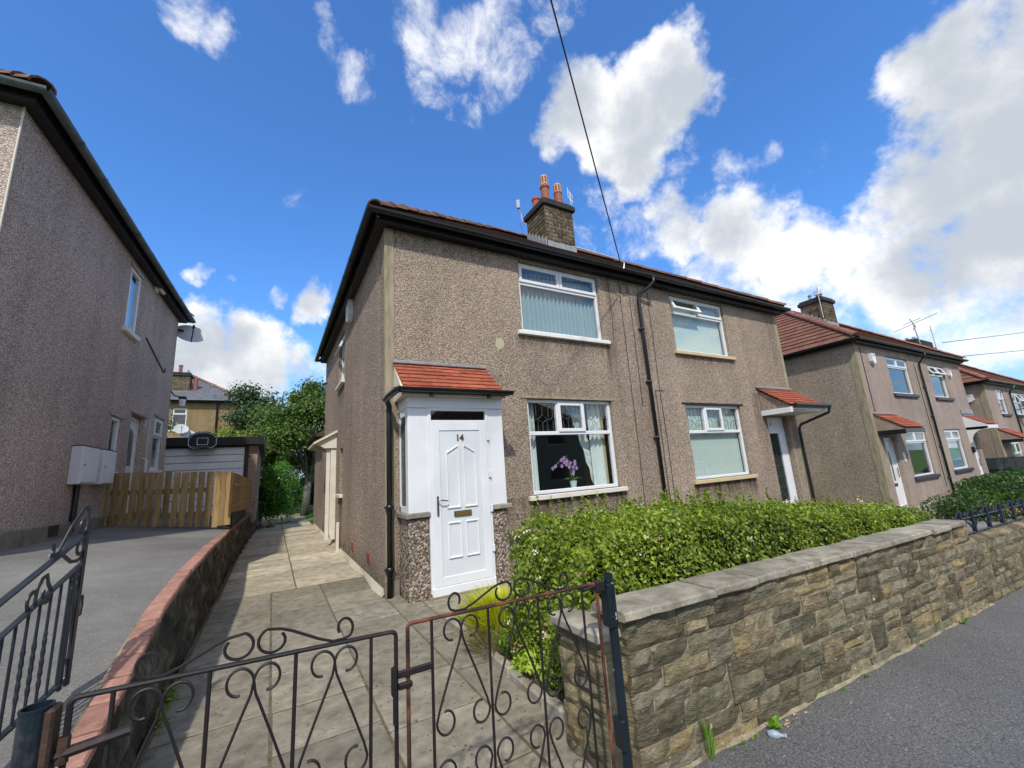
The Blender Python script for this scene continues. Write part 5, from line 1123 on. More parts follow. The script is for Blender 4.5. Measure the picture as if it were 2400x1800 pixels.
# ================================================================ stone garden wall
def stone_mesh(l, h, dep, seed, ends=False):
    rr = random.Random(seed); nx = max(3, int(l/.05)); nz = max(2, int(h/.035)); m = MB(); vs = []
    bulge = rr.uniform(.006, .022); sx, sz = rr.uniform(-.05,.05), rr.uniform(-.09,.09)
    c = [rr.uniform(-.008,.008) for _ in range(4)]
    for j in range(nz+1):
        for i in range(nx+1):
            u, v = i/nx, j/nz
            e = min(1, min(u, 1-u)*l/.028)*min(1, min(v, 1-v)*h/.024)
            e = math.sin(e*PI/2)**.7 if e > 0 else 0
            y = -bulge*e+(u-.5)*sx*.15*e+(v-.5)*sz*.15*e+rr.uniform(-.006,.006)*(1 if e > .3 else .3)
            xx = u*l+(rr.uniform(-.006,.006) if 0 < i < nx else (c[0]*(1 if i == 0 else -1)*math.sin(v*5+c[1]*300)))
            zz = v*h+(rr.uniform(-.004,.004) if 0 < j < nz else c[2]*.7*math.sin(u*6+c[3]*300))
            vs.append((xx, y, zz))
    n0 = nx+1
    fs = [(j*n0+i, j*n0+i+1, (j+1)*n0+i+1, (j+1)*n0+i) for j in range(nz) for i in range(nx)]
    # side skirts running back into the wall
    ring = [i for i in range(n0)]+[j*n0+nx for j in range(1, nz+1)]+[nz*n0+i for i in range(nx-1, -1, -1)]+[j*n0 for j in range(nz-1, 0, -1)]
    k0 = len(vs); vs += [(vs[r][0], dep, vs[r][2]) for r in ring]; R = len(ring)
    fs += [(ring[a], k0+a, k0+(a+1) % R, ring[(a+1) % R]) for a in range(R)]
    fs.append(tuple(k0+a for a in range(R)))
    m.add(vs, fs); return m
def stone_face(parent, x0, x1, y, zbot, ztop, mat=None, dep=.10, seed=1, rz=0, org=None, hs=(.055,.15), ls=(.16,.50), name='stone', gap=.008):
    rr = random.Random(seed); H_ = ztop((x0+x1)/2)-zbot((x0+x1)/2); L_ = x1-x0
    cs = [0.0]
    while cs[-1] < H_-.05: cs.append(cs[-1]+rr.uniform(*hs))
    k = H_/cs[-1]; cs = [c*k for c in cs]; busy = [[] for _ in cs]; cnt = 0
    for r in range(len(cs)-1):
        u = 0; bl = sorted(busy[r])
        while u < L_-.03:
            b = [q for q in bl if q[0]-.01 <= u < q[1]]
            if b: u = b[0][1]; continue
            nxt = min([q[0] for q in bl if q[0] > u]+[L_])
            l = rr.uniform(*ls)*(1.15 if cs[r+1]-cs[r] < .095 else .85)
            if r % 2 and u == 0: l *= .6
            if nxt-u-l < .07: l = nxt-u
            tall = rr.random() < .17 and r < len(cs)-2 and l < .26 and u > 0
            top = cs[r+2] if tall else cs[r+1]
            if tall: busy[r+1].append((u, u+l))
            split = (not tall) and (top-cs[r] > .11) and rr.random() < .35
            for (za, zb_) in (((cs[r], cs[r]+(top-cs[r])*.45), (cs[r]+(top-cs[r])*.45, top)) if split else ((cs[r], top),)):
                xx = x0+u; zc = zbot(xx+l/2)+za*((ztop(xx+l/2)-zbot(xx+l/2))/H_)
                slope = math.atan2(zbot(x1)-zbot(x0), L_)*(1-za/H_)+math.atan2(ztop(x1)-ztop(x0), L_)*(za/H_)
                m = stone_mesh(l-gap, (zb_-za)-gap, dep, rr.random())
                Mx = (org or I4) @ T(xx+gap/2, y+rr.uniform(-.010,.006), zc+gap/2-slope*l/2*1, 0, 0, -slope+rr.uniform(-.02,.02))
                m.build(name, mat or STONE, parent, Mx, smooth=False); cnt += 1
            u += l
    return cnt
SW = thing('stone_wall', 'rubble garden wall with flat coping stones between the hedge and the pavement', 'wall', (.3,-3.9,0))
wb = lambda x: pave_z(x)-.03; wt = lambda x: .772-.0245*(x-.27)
stone_face(SW, .285, 5.36, -3.925, wb, wt, seed=11)
m = MB()
for i in range(20):
    a, b_ = .30+i*.253, .30+(i+1)*.253; m.add([(a,-3.9215,wb(a)-.2),(b_,-3.9215,wb(b_)-.2),(b_,-3.72,wb(b_)-.2),(a,-3.72,wb(a)-.2),(a,-3.9215,wt(a)-.002),(b_,-3.9215,wt(b_)-.002),(b_,-3.72,wt(b_)-.002),(a,-3.72,wt(a)-.002)], [(0,1,5,4),(4,5,6,7),(2,3,7,6),(3,0,4,7),(1,2,6,5)])
m.build('wall_core', MORTAR, SW)
# end faces by the gate
oe = T(.30, -3.70, 0, -PI/2)
stone_face(SW, 0, .21, 0, lambda u: -.02, lambda u: .765, seed=5, org=oe, dep=.08, hs=(.11,.17), ls=(.12,.22))
x_ = .262; k = 0; rr = random.Random(4); cl = [.71,.44,.60,.66,.55,.62,.50,.48,.47]
for l in cl:
    m = MB(); b = min(l, 5.44-x_)
    if b < .1: break
    m.bbox(0,-.145,0,b-.012,.115+rr.uniform(-.01,.015),.045,.012)
    # rough hewn front edge
    m.v = [(vx+(rr.uniform(-.006,.006) if vy < -.12 else 0), vy+(rr.uniform(-.010,.006) if vy < -.12 else 0), vz+rr.uniform(-.002,.002)) for vx, vy, vz in m.v]
    sl = .0245; Mx = T(x_, -3.812+rr.uniform(-.008,.008), wt(x_)+.001+rr.uniform(0,.003), rr.uniform(-.008,.008), 0, sl)
    n_ = max(3, int(b/.09)); m2 = MB()
    vs = []
    for i in range(n_+1):
        q = (b-.012)*i/n_; f1 = rr.uniform(-.012,.006); f2 = rr.uniform(-.010,.006); bk = rr.uniform(-.012,.012)
        vs += [(q,-.138+f2,0),(q,-.150+f1,.010),(q,-.146+f1,.036),(q,-.136+f1*.5,.046+rr.uniform(-.002,.002)),(q,.0,.048),(q,.112+bk,.046),(q,.118+bk,.034),(q,.115+bk,0)]
    fs = [(i*8+j, i*8+(j+1) % 8, (i+1)*8+(j+1) % 8, (i+1)*8+j) for i in range(n_) for j in range(8)]+[tuple(range(7,-1,-1)), tuple(n_*8+j for j in range(8))]
    m2.add(vs, fs); m2.build('coping_stone', COPING, SW, Mx); x_ += b
# short lower return behind the gate post
PR = thing('stone_pier', 'short low stone return with a slab top behind the black gate post', 'wall', (.28,-3.6,0))
stone_face(PR, 0, .36, 0, lambda u: .0, lambda u: .675, seed=8, org=T(.17,-3.50,0,-PI/2), dep=.22, hs=(.11,.18), ls=(.16,.34))
m = MB(); m.box(.175,-3.86,-.1,.55,-3.51,.67); m.build('core', MORTAR, PR)
m = MB(); m.bbox(.135,-3.89,.675,.42,-3.46,.735,.014); m.build('coping_stone', COPING, PR)
# lower wall with railings beyond
LW = thing('stone_wall', 'lower stretch of rubble wall carrying an iron railing at the right edge', 'wall', (7,-3.9,0))
stone_face(LW, 5.42, 9.5, -3.90, lambda x: pave_z(x)-.04, lambda x: .40-.035*(x-5.4), seed=21, hs=(.09,.17), ls=(.16,.34))
m = MB(); m.add([(5.42,-3.89,-.5),(9.5,-3.89,-.6),(9.5,-3.66,-.6),(5.42,-3.66,-.5),(5.42,-3.89,.40),(9.5,-3.89,.256),(9.5,-3.66,.256),(5.42,-3.66,.40)], [(0,1,5,4),(4,5,6,7),(2,3,7,6),(3,0,4,7),(1,2,6,5)]); m.build('wall_core', MORTAR, LW)
# rough cobble capping on the lower wall
rr = random.Random(3); x_ = 5.42
while x_ < 9.4:
    l = rr.uniform(.14,.26); o = blob('coping_stone', l*.52, .13, .055, STONE, LW, T(x_+l/2, -3.78, .40-.035*(x_-5.4)+.01, rr.uniform(-.2,.2)), seed=rr.random(), n=2, amp=.08); x_ += l
struct('verge_mortar', (lambda m: (m.add([(.45+i*.2+j*0, -3.935-.018*(j)-.010*math.sin(i*2.3+j), pave_z(.45+i*.2)+(.018 if j == 0 else .003)) for i in range(26) for j in range(2)], [(i*2,i*2+1,i*2+3,i*2+2) for i in range(25)]), m)[1])(MB()), MORTAR)
RL = thing('iron_railing', 'blue-black scrolled iron railing on the low wall at the right edge', 'railing', (7,-3.8,.4))
def rz_(x): return .485-.03*(x-5.35)
def arc(cx, cz, r0, r1, a0, a1, n=14): return [(cx+(r0+(r1-r0)*i/n)*math.cos(a0+(a1-a0)*i/n), cz+(r0+(r1-r0)*i/n)*math.sin(a0+(a1-a0)*i/n)) for i in range(n+1)]
m = MB(); m.tube([(5.33,-3.78,rz_(5.33)),(9.4,-3.78,rz_(9.4))], .012, 6); m.build('bottom_rail', IRONB, RL)
m = MB(); m.tube([(5.28,-3.78,rz_(5.28)+.17),(9.4,-3.78,rz_(9.4)+.17)], .010, 6); m.build('top_rail', IRONB, RL)
for k, xx in enumerate((5.78,6.18,6.75,7.3,7.85,8.4)):
    z0 = rz_(xx); w = .025 if k % 2 == 0 else .018
    m = MB(); m.bbox(xx-w,-3.80,z0,xx+w,-3.76,z0+.26,.006); m.build('baluster', IRONB, RL)
    m = MB()
    for s in (-1, 1):
        m.tube([(xx+s*(.055+.0)-.0+px_*s*0+ (px_ if s > 0 else -px_), -3.78, z0+.085+pz_) for px_, pz_ in arc(0,0,.045,.018,0,5.2)], .010, 5)
        m.tube([(xx+s*.03,-3.78,z0+.26),(xx+s*.16,-3.78,z0+.19),(xx+s*.20,-3.78,z0+.17)], .009, 5); m.tube([(xx+s*(.20+a_),-3.78,z0+.20+b_) for a_, b_ in arc(0,0,.035,.012,-1.6,3)], .009, 5)
        m.tube([(xx+s*.02,-3.78,z0+.02),(xx+s*.19,-3.78,z0+.13)], .008, 5)
    m.build('scroll', IRONB, RL)
# ================================================================ iron gates
def gate_leaf(name, label, x0, x1, barx, ztop, slope, zbot, hinge, Y=-4.0, fmat=None):
    g = thing(name, label, 'gate', ((x0+x1)/2, Y, zbot-.05))
    P = lambda u, z: (u, Y, z+slope*(u-x0)); r = .0075
    def piece(nm, pts, rad=.0052, n=6): 
        m = MB(); m.tube([P(*p) for p in pts], rad, n); m.build(nm, (fmat or IRON) if nm == 'frame' else IRON, g)
    c = .018
    def corner(cx, cz, a0): return [(cx+c*math.cos(a0+t), cz+c*math.sin(a0+t)) for t in np.linspace(0, PI/2, 5)]
    fr = corner(x1-c, ztop-c, 0)+corner(x0+c, ztop-c, PI/2)+[(x0, zbot+c), (x0, zbot)]
    piece('frame', [(x1, zbot)]+fr, .0075, 8); piece('bottom_rail', [(x0, zbot), (x1, zbot)], .0075, 8)
    for b in barx: piece('bar', [(b, zbot), (b, ztop)], .0060, 6)
    zm = (ztop+zbot)/2+.005
    nodes = [(barx[i]+barx[i+1])/2 for i in range(len(barx)-1)]
    zn = ztop-.058
    def S(un, ub, up):
        s = 1 if ub > un else -1
        pts = [(un-s*0+s*(.041-(.041-.030*t)*math.cos(t*5.0)) if False else un+s*.040-s*(.040-.014*t)*math.cos(t*4.9), zn+.0+(.046-.014*t)*math.sin(t*4.9)) for t in np.linspace(1, 0, 22)]
        zc = zn-.30; ue = ub-s*.0115
        pts += [(un+s*(.006), zn-.035), (un+s*.022, zn-.075), (un+(ue-un)*.55, zn-.165), (un+(ue-un)*.90, zn-.262), (ue-s*.0, zc)]
        pts += [(ue-s*(.038-(.038-.012*t)*math.cos(t*5.0)), zc-(.046-.012*t)*math.sin(t*5.0)) for t in np.linspace(.06, 1, 20)]
        if not up: pts = [(a, 2*zm-b) for a, b in pts]
        piece('scroll', pts, .0044)
    for i, un in enumerate(nodes):
        for up in (True, False):
            S(un, barx[i], up); S(un, barx[i+1], up)
    # outer half bays
    # arch above the rail
    xc = nodes[1] if len(nodes) > 2 else (nodes[0]+nodes[-1])/2
    for s in (-1, 1):
        zr_ = ztop+.0
        end = [(xc+s*(.262+(.030-.012*t)*math.cos(t*4.6-.9)), zr_+.045+(.036-.012*t)*math.sin(t*4.6-.9)) for t in np.linspace(1, 0, 18)]
        foot = [(xc+s*.262, zr_+.010), (xc+s*.225, zr_+.009), (xc+s*.185, zr_+.024), (xc+s*.10, zr_+.066), (xc+s*.07, zr_+.077)]
        inner = [(xc+s*(.048-(.044-.012*t)*math.cos(t*5.0-1.15)), zr_+.046+(.040-.012*t)*math.sin(1.15-t*5.0)) for t in np.linspace(0, 1, 24)]
        piece('arch_scroll', end+foot+inner, .0046)
    return g, P
gl, PL = gate_leaf('iron_gate', 'left leaf of the low black scrolled iron gate in front of the path', -1.732, -.876, [-1.647,-1.430,-1.200,-.963], 1.038, -.036, .13, 'l')
gr, PR_ = gate_leaf('iron_gate', 'right leaf of the scrolled iron gate, its top rail rusty red, beside the stone wall', -.833, .070, [-.741,-.502,-.260,-.018], 1.022, -.024, .13, 'r', fmat=IRONR)
m = MB(); m.bbox(-.875,-4.012,.852,-.745,-3.998,.875,.003); m.bbox(-.893,-4.012,.80,-.872,-3.99,.89,.003); m.bbox(-.87,-4.014,.815,-.82,-3.996,.835,.003); m.tube([(-.885,-4.02,.90),(-.885,-4.02,.72)], .008, 6); m.build('latch', IRON, gr)
m = MB(); m.tube([(-1.80,-4.0,.905),(-1.60,-4.0,.925)], .014, 8); m.tube([(-1.78,-4.0,.93),(-1.78,-4.0,.87)], .02, 8); m.build('hinge', IRON, gl)
m = MB(); m.tube([(-.01,-4.0,.985),(.10,-4.0,.995)], .009, 6); m.bbox(.06,-4.02,.965,.11,-3.98,1.01,.004); m.build('hinge', IRON, gr)
GP = thing('gate_post', 'black square-plated steel gate post against the end of the stone wall', 'post', (.145,-4.0,0))
m = MB(); m.lathe((.150,-4.0,0), [(.0225,-.05),(.0225,1.02),(.0235,1.02),(.0235,1.03),(.019,1.03),(.019,1.0)], 14); m.build('tube', POSTM, GP, smooth=False)
m = MB(); m.bbox(.115,-4.03,.80,.139,-3.97,.99,.003); m.bbox(.139,-4.028,.80,.16,-4.0215,.99,.001); m.build('hinge_plate', POSTM, GP)
m = MB(); m.bbox(.115,-4.03,.30,.139,-3.97,.42,.003); m.build('hinge_plate', POSTM, GP)
m = MB(); m.lathe((.127,-4.032,.85), [(.006,-.006),(.008,.0),(.006,.006)], 8); m.build('bolt', IRON, GP)
GP2 = thing('gate_post', 'thick round dark gate post with rusty hinge plate in the bottom left corner', 'post', (-1.80,-4.0,.1))
m = MB(); m.lathe((-1.795,-4.0,0), [(.032,-.05),(.032,1.03),(.0335,1.032),(.0335,1.038),(.028,1.038),(.028,.9),(.02,.9)], 18); m.build('tube', POSTM, GP2, smooth=False)
m = MB(); m.bbox(-1.774,-4.025,.30,-1.756,-3.975,.48,.006); m.build('hinge_plate', RUSTP, GP2)
m = MB(); m.bbox(-1.772,-4.03,.74,-1.752,-3.97,1.03,.006); m.tube([(-1.76,-4.0,.91),(-1.72,-4.0,.915)], .012, 8); m.tube([(-1.735,-4.0,.89),(-1.735,-4.0,.95)], .014, 8); m.build('hinge_plate', RUSTP, GP2)
# next-door's open gate, leaning along the drive
NG = thing('iron_gate', 'tall blue-black driveway gate standing open at the left edge with twisted bars', 'gate', (-2.17,-2.41,.5))
Ex, Ey = -2.173, -2.411; dx_, dy_ = -.129, -.992
def Q(s, z): return (Ex+dx_*s, Ey+dy_*s, z)
def top(s): return 1.369-.357*min(s, .72)
def npiece(nm, pts, rad=.006, n=6, sq=None):
    m = MB(); m.tube([Q(*p) for p in pts], rad, n, sq=sq); return m.build(nm, IRONB, NG)
up_ = (.99, -.13, 0)
npiece('top_rail', [(s, top(s)) for s in (-.01,.25,.5,.72,1.0,1.4)], sq=(.010,.030,up_)); npiece('middle_rail', [(s, top(s)-.152) for s in (.0,.25,.5,.72,1.0,1.4)], sq=(.010,.024,up_)); npiece('bottom_rail', [(0,.66),(1.4,.50)], sq=(.010,.028,up_))
npiece('stile', [(.0,.62),(.0,1.38)], sq=(.030,.014,up_)); npiece('stile', [(.062,.62),(.062,top(.06)-.15)], sq=(.022,.012,up_)); npiece('stile', [(1.4,.45),(1.4,top(1.4))], sq=(.030,.014,up_))
npiece('brace', [(.045,1.12),(-.0+.01,.80)], sq=(.014,.008,up_)) 
for k, s in enumerate([.095+.075*i for i in range(17)]):
    z0, z1 = .645-.115*s, top(s)-.155; m = MB()
    if k in (2,3,4,9,10,11):
        n_ = 40; pts = [Q(s, z0+(z1-z0)*i/n_) for i in range(n_+1)]; zz = [z0+(z1-z0)*i/n_ for i in range(n_+1)]
        m.tube(pts, [.0062*(1+(.55*abs(math.sin((z-.7)*PI/.045)) if .70 < z < .94-.02*k*0 else 0)) for z in zz], 6)
    else: m.tube([Q(s, z0), Q(s, z1)], .0062, 6)
    m.build('bar', IRONB, NG)
F6 = dict(sq=(.018,.006,up_))
npiece('scroll', [(.30+.022*math.cos(t), 1.325+.030*math.sin(t)) for t in np.linspace(5.2,2.2,14)]+[(.275,1.29),(.24,1.302),(.15,1.42),(.06,1.50),(.03,1.515),(.005,1.49),(.0,1.44)]+[(.035+.033*math.cos(t), 1.41+.034*math.sin(t)) for t in np.linspace(3.5,7.6,14)], **F6)
npiece('scroll', [(.385+.035*math.cos(t), 1.112+.04*math.sin(t)) for t in np.linspace(-2.0,2.2,12)][::-1]+[(.36,1.16),(.33,1.20),(.30,1.21),(.285,1.17)]+[(.285+.03*math.cos(t), 1.12+.036*math.sin(t)) for t in np.linspace(2.6,7.0,14)], **F6)
npiece('scroll', [(.20,1.285),(.12,1.24),(.06,1.235),(.02,1.25)]+[(.045+.03*math.cos(t), 1.30+.034*math.sin(t)) for t in np.linspace(3.6,7.4,12)], **F6)
npiece('scroll', [(.045+.028*math.cos(t), 1.12+.034*math.sin(t)) for t in np.linspace(.4,5.6,14)]+[(.03,1.20)], **F6); npiece('scroll', [(.035+.022*math.cos(t), .70+.05*math.sin(t)) for t in np.linspace(.4,5.2,12)], **F6)
m = MB(); m.tube([Q(.0,1.04),Q(-.045,1.04),Q(-.05,.99),Q(-.045,.945),Q(.0,.94)], .006, 6); m.tube([Q(.06,.93),Q(.0,.99)], .007, 6, sq=(.02,.005,up_)); m.build('latch_loop', IRONB, NG)
# ================================================================ hedge and planting
HG = thing('hedge', 'leafy green hedge with cream blossom behind the stone wall', 'hedge', (3,-3.1,.1))
def htop(x, y): return float(np.interp(x, [.2,.5,.8,1.4,2.3,3.5,4.7,5.6,6.6], [1.02,1.13,1.14,1.15,1.10,.98,.86,.76,.60]))+.035*math.sin(x*5.3+y*3)+.025*math.sin(x*13.1-y*7)
HX0 = .44
def hxe(y): return 5.45+(y+3.6)*1.4
pts = []; drs = []
def addp(n, fn):
    for _ in range(n):
        p, d = fn(); pts.append(p); drs.append(d)
rr = random.Random(9)
def f_top():
    y = rr.uniform(-3.62,-2.6); x = HX0-.05+(hxe(y)-HX0)*rr.random()**1.35; ed = min(1, (x-HX0+.1)/.25)*min(1, (hxe(y)-x)/.5)*min(1, (y+3.68)/.12)
    return (x, y, htop(x,y)-.12*(1-ed)**2*2-abs(rr.gauss(0,.05))), (0,-.2,1)
def f_front():
    x = HX0+(hxe(-3.6)-HX0)*rr.random()**1.3; z = gz(x)+.1+(htop(x,-3.6)-gz(x)-.1)*rr.random()**.7; return (x, -3.64+abs(rr.gauss(0,.05))+.03*math.sin(x*9+z*8), z), (0,-1,.35)
def f_left():
    y = rr.uniform(-3.62,-2.6); z = .06+(htop(HX0,y)-.08)*rr.random()**.85; return (HX0-.14*math.sin(min(1,z)*2.6)+.05*math.sin(y*11+z*7)+abs(rr.gauss(0,.06)), y, z), (-1,-.3,.3)
def f_back():
    x = HX0+(hxe(-2.6)-HX0)*rr.random(); z = gz(x)+.5+(htop(x,-2.6)-gz(x)-.5)*rr.random()**.6; return (x, -2.57-abs(rr.gauss(0,.05)), z), (0,1,.4)
def f_right():
    y = rr.uniform(-3.6,-2.6); z = -.05+.85*rr.random()**.7; return (hxe(y)-abs(rr.gauss(0,.06)), y, z*htop(hxe(y)-.1,y)/.8), (1,-.3,.3)
addp(26000, f_top); addp(17000, f_front); addp(9000, f_left); addp(4000, f_back); addp(3000, f_right)
# upright new shoots above the clipped top
for _ in range(520):
    y = rr.uniform(-3.6,-2.62); x = HX0+(hxe(y)-HX0)*rr.random()**1.2; h = rr.choice([.05,.07,.09,.12,.16,.20] if x < 2.6 else [.04,.06,.08,.12]); lx, ly = rr.gauss(0,.12), rr.gauss(0,.12)
    for k in range(int(h/.012)):
        t = k*.012; pts.append((x+lx*t+rr.gauss(0,.007), y+ly*t+rr.gauss(0,.007), htop(x,y)-.03+t)); drs.append((rr.gauss(0,.6), rr.gauss(0,.6), .9))
leaves('foliage', pts, drs, .034, HEDGEL, HG, aspect=.52, jitter=.65)
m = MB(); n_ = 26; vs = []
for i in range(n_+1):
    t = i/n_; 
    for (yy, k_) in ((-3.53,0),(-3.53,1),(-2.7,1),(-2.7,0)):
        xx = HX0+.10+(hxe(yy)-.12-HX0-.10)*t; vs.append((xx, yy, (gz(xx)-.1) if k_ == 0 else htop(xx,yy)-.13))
m.add(vs, [(i*4+j, i*4+(j+1) % 4, (i+1)*4+(j+1) % 4, (i+1)*4+j) for i in range(n_) for j in range(4)]+[(3,2,1,0), tuple(n_*4+j for j in range(4))]); m.build('hedge_shade_core', HEDGEC, HG)  # solid dark core paints the shade behind the hedge leaves
def blossoms(name, parent, cs, mat, r=.012, n=14, cl=.035):
    P, D = [], []
    for c in cs:
        for _ in range(n): P.append((c[0]+rr.gauss(0,cl*.45), c[1]+rr.gauss(0,cl*.45), c[2]+rr.gauss(0,cl*.35))); D.append((rr.gauss(0,.5),-.6,.8))
    o = leaves(name, P, D, r*1.3, mat, parent, aspect=.95, jitter=.6); return o
cs = [];
for _ in range(46): p, d = rr.choice([f_top, f_front, f_left, f_left])(); cs.append((p[0]+d[0]*.03, p[1]+d[1]*.03, p[2]+d[2]*.03))
for _ in range(16): y = rr.uniform(-3.5,-2.9); x = rr.uniform(3.8,hxe(y)-.1); cs.append((x, y, htop(x,y)+.01))
blossoms('blossom', HG, cs[::2], FLWHITE); blossoms('faded_blossom', HG, cs[1::2]+[f_left()[0] for _ in range(16)], FLBROWN)
# golden shrub
def tuft(name, label, cat, c, n, h, r, size, mat, aspect=.12, up=1.0, extra=None):
    o = thing(name, label, cat, c); P, D = [], []
    m = MB()
    for _ in range(n):
        a = rr.uniform(0, 2*PI); q = rr.random()**.6*r; L_ = h*rr.uniform(.55,1.1); bx_, by_ = c[0]+math.cos(a)*q*.5, c[1]+math.sin(a)*q*.5
        w = size*rr.uniform(.6,1.2); ex, ey = bx_+math.cos(a)*q*.9+rr.gauss(0,.02), by_+math.sin(a)*q*.9+rr.gauss(0,.02); pw = Vector((-math.sin(a+rr.uniform(-1,1)), math.cos(a), 0))*w*.5
        z0 = c[2]+L_*rr.uniform(0,.25); b0 = Vector((bx_,by_,z0)); b1 = Vector(((bx_*.45+ex*.55),(by_*.45+ey*.55),c[2]+L_*.75)); b2 = Vector((ex,ey,c[2]+L_))
        m.add([b0-pw*.6, b0+pw*.6, b1+pw, b1-pw, b2], [(0,1,2,3),(3,2,4)])
    f = m.build('foliage', mat, o, I4); f['kind'] = 'stuff'; return o
tuft('golden_shrub', 'bright yellow feathery shrub between the porch and the hedge', 'shrub', (.56,-2.02,.08), 1900, .40, .30, .012, YELLOWL)
tuft('grass_clump', 'tuft of dry straw-coloured grass and leaves at the bed edge by the yellow shrub', 'grass', (.40,-2.22,.08), 620, .22, .26, .007, STRAW)
tuft('grass_clump', 'green grass clump at the foot of the hedge near the gate', 'grass', (.50,-2.45,.08), 420, .22, .20, .008, GREENL)
def plant(name, label, cat, cs, n, sp, size, mat, aspect=.45, jit=.8, hz=.6):
    o = thing(name, label, cat, cs[0]); P, D = [], []
    for c in cs:
        for _ in range(n):
            v = Vector((rr.gauss(0,1), rr.gauss(0,1), abs(rr.gauss(0,1)))).normalized()*rr.uniform(.55,1); P.append((c[0]+v.x*sp, c[1]+v.y*sp, c[2]+v.z*sp*hz*1.6)); D.append((v.x,v.y,v.z+.4))
    leaves('foliage', P, D, size, mat, o, aspect=aspect, jitter=jit); return o
plant('lime_plant', 'lime-green cut-leaved plant at the foot of the hedge behind the gate', 'plant', [(.40,-2.72,.12),(.46,-2.98,.12),(.38,-2.88,.20)], 260, .14, .048, LIMEL)
plant('leafy_plant', 'mid-green leafy plant between the lime plant and the hedge', 'plant', [(.50,-2.62,.30),(.48,-2.82,.38),(.44,-2.5,.22)], 230, .14, .052, GREENL)
plant('small_plant', 'small pale-leaved plant at the corner of the bed near the porch step', 'plant', [(.42,-1.38,.09),(.50,-1.46,.10)], 120, .09, .04, LIMEL)
for i, (x_, y_, lab) in enumerate(((-1.86,-1.47,'taller green weed at the foot of the retaining wall'), (-1.84,-1.85,'smaller green weed at the foot of the retaining wall nearer the gate'))):
    plant('weed', lab, 'weed', [(x_,y_,.10),(x_,y_,.16)], 26, .05, .05, GREENL, .3)
def rosette(x, y, n, L_, label, grp=None):
    o = thing('weed', label, 'weed', (x,y,pave_z(x)), group=grp)
    m = MB(); z0 = pave_z(x)
    for k in range(n):
        a = rr.uniform(PI*.95, PI*2.05); l = L_*rr.uniform(.6,1.1); w = l*.18; t = rr.uniform(.35,1.1)
        d = Vector((math.cos(a)*math.cos(t), math.sin(a)*math.cos(t)*.7, math.sin(t))); s = Vector((-math.sin(a), math.cos(a), 0))*w; b = Vector((x+rr.uniform(-.02,.02), y, z0+.002))
        m.add([b-s*.3, b+s*.3, b+d*l*.55+s, b+d*l*.55-s, b+d*l-Vector((0,0,l*.12))], [(0,1,2,3),(3,2,4)])
    m.build('leaf', GREENL, o, I4)
rosette(1.27,-3.975,16,.10,'dandelion-like weed at the foot of the stone wall beside the crushed plastic neck')
for i, (x_, n_, l_, lb) in enumerate(((1.09,6,.045,'tiny weed between the big rosette and the gate post'),(.99,5,.04,'tiny pale weed left of the big rosette'),(.90,5,.035,'tiny weed on the mortar nearest the gate post'),(2.09,6,.04,'small weed at the wall foot right of the rosette'),(2.43,7,.055,'small weed in the joint halfway along the wall foot'),(3.43,6,.05,'farther small weed near the far end of the wall foot'),(4.44,8,.09,'farthest weed patch at the foot of the wall'))): rosette(x_, -3.975, n_, l_, lb)
tuft('grass_clump', 'thin grass stalk growing at the wall foot near the gate post', 'grass', (.74,-3.965,.02), 22, .20, .03, .006, GREENL)
m = MB(); Fp = T(1.215,-4.035,.018,-.9) @ Matrix.Rotation(PI/2, 4, 'Y'); m.lathe((0,0,0), [(.004,-.05),(.016,-.045),(.022,-.02),(.020,.0),(.010,.018),(.009,.035),(.012,.037),(.012,.045),(.009,.045)], 12)
tag(m.build('plastic_litter', flat('pale_blue_plastic', (.28,.34,.40), rough=.35), None, Fp, smooth=True), 'crushed pale blue plastic bottle neck lying by the wall', 'litter')
m = MB()
for k in range(9): a = rr.uniform(1.36,1.62); b_ = rr.uniform(-4.02,-3.96); z_ = pave_z(a)+.003; s_ = rr.uniform(.008,.02); m.add([(a-s_,b_,z_),(a,b_-s_*.6,z_+.006),(a+s_,b_,z_+.002),(a,b_+s_*.6,z_+.004)], [(0,1,2,3)])
tag(m.build('fallen_leaves', flat('dry_leaf', (.42,.30,.17), rough=.9)), 'scatter of dry brown leaves on the pavement beside the rosette weed', 'leaves', kind='stuff')
m = MB()
for k in range(70): a = rr.uniform(-.6,.25); b_ = rr.uniform(-3.5,-1.6); z_ = pathz(b_)+.004; s_ = rr.uniform(.004,.012); m.add([(a-s_,b_,z_),(a,b_-s_*.6,z_+.004),(a+s_,b_,z_+.002),(a,b_+s_*.6,z_+.003)], [(0,1,2,3)])
tag(m.build('path_debris', flat('debris_brown', (.10,.07,.045), rough=.9)), 'bits of brown leaf and twig scattered over the flagstones by the bed', 'debris', kind='stuff')
# ================================================================ plants and car farther off
def bush(name, label, c, rad, n, size, mat, lumps=7, core=True, cat='bush', top=None):
    o = thing(name, label, cat, (c[0], c[1], c[2]-rad[2])); P, D = [], []; ls = [((rr.gauss(0,.33), rr.gauss(0,.33), rr.gauss(0,.3)), rr.uniform(.55,.75)) for _ in range(lumps)]
    for _ in range(n):
        l, k = rr.choice(ls); v = Vector((rr.gauss(0,1), rr.gauss(0,1), rr.gauss(.2,1))).normalized(); q = k*(1-abs(rr.gauss(0,.10)))
        p = Vector(l)+v*q; P.append((c[0]+p.x*rad[0], c[1]+p.y*rad[1], c[2]+p.z*rad[2])); D.append(v)
    leaves('foliage', P, D, size, mat, o, jitter=.6)
    if core: blob('bush_shade_core', rad[0]*.55, rad[1]*.55, rad[2]*.55, HEDGEC, o, T(*c), seed=n, amp=.15)  # dark blob for the inner shade of the bush
    return o
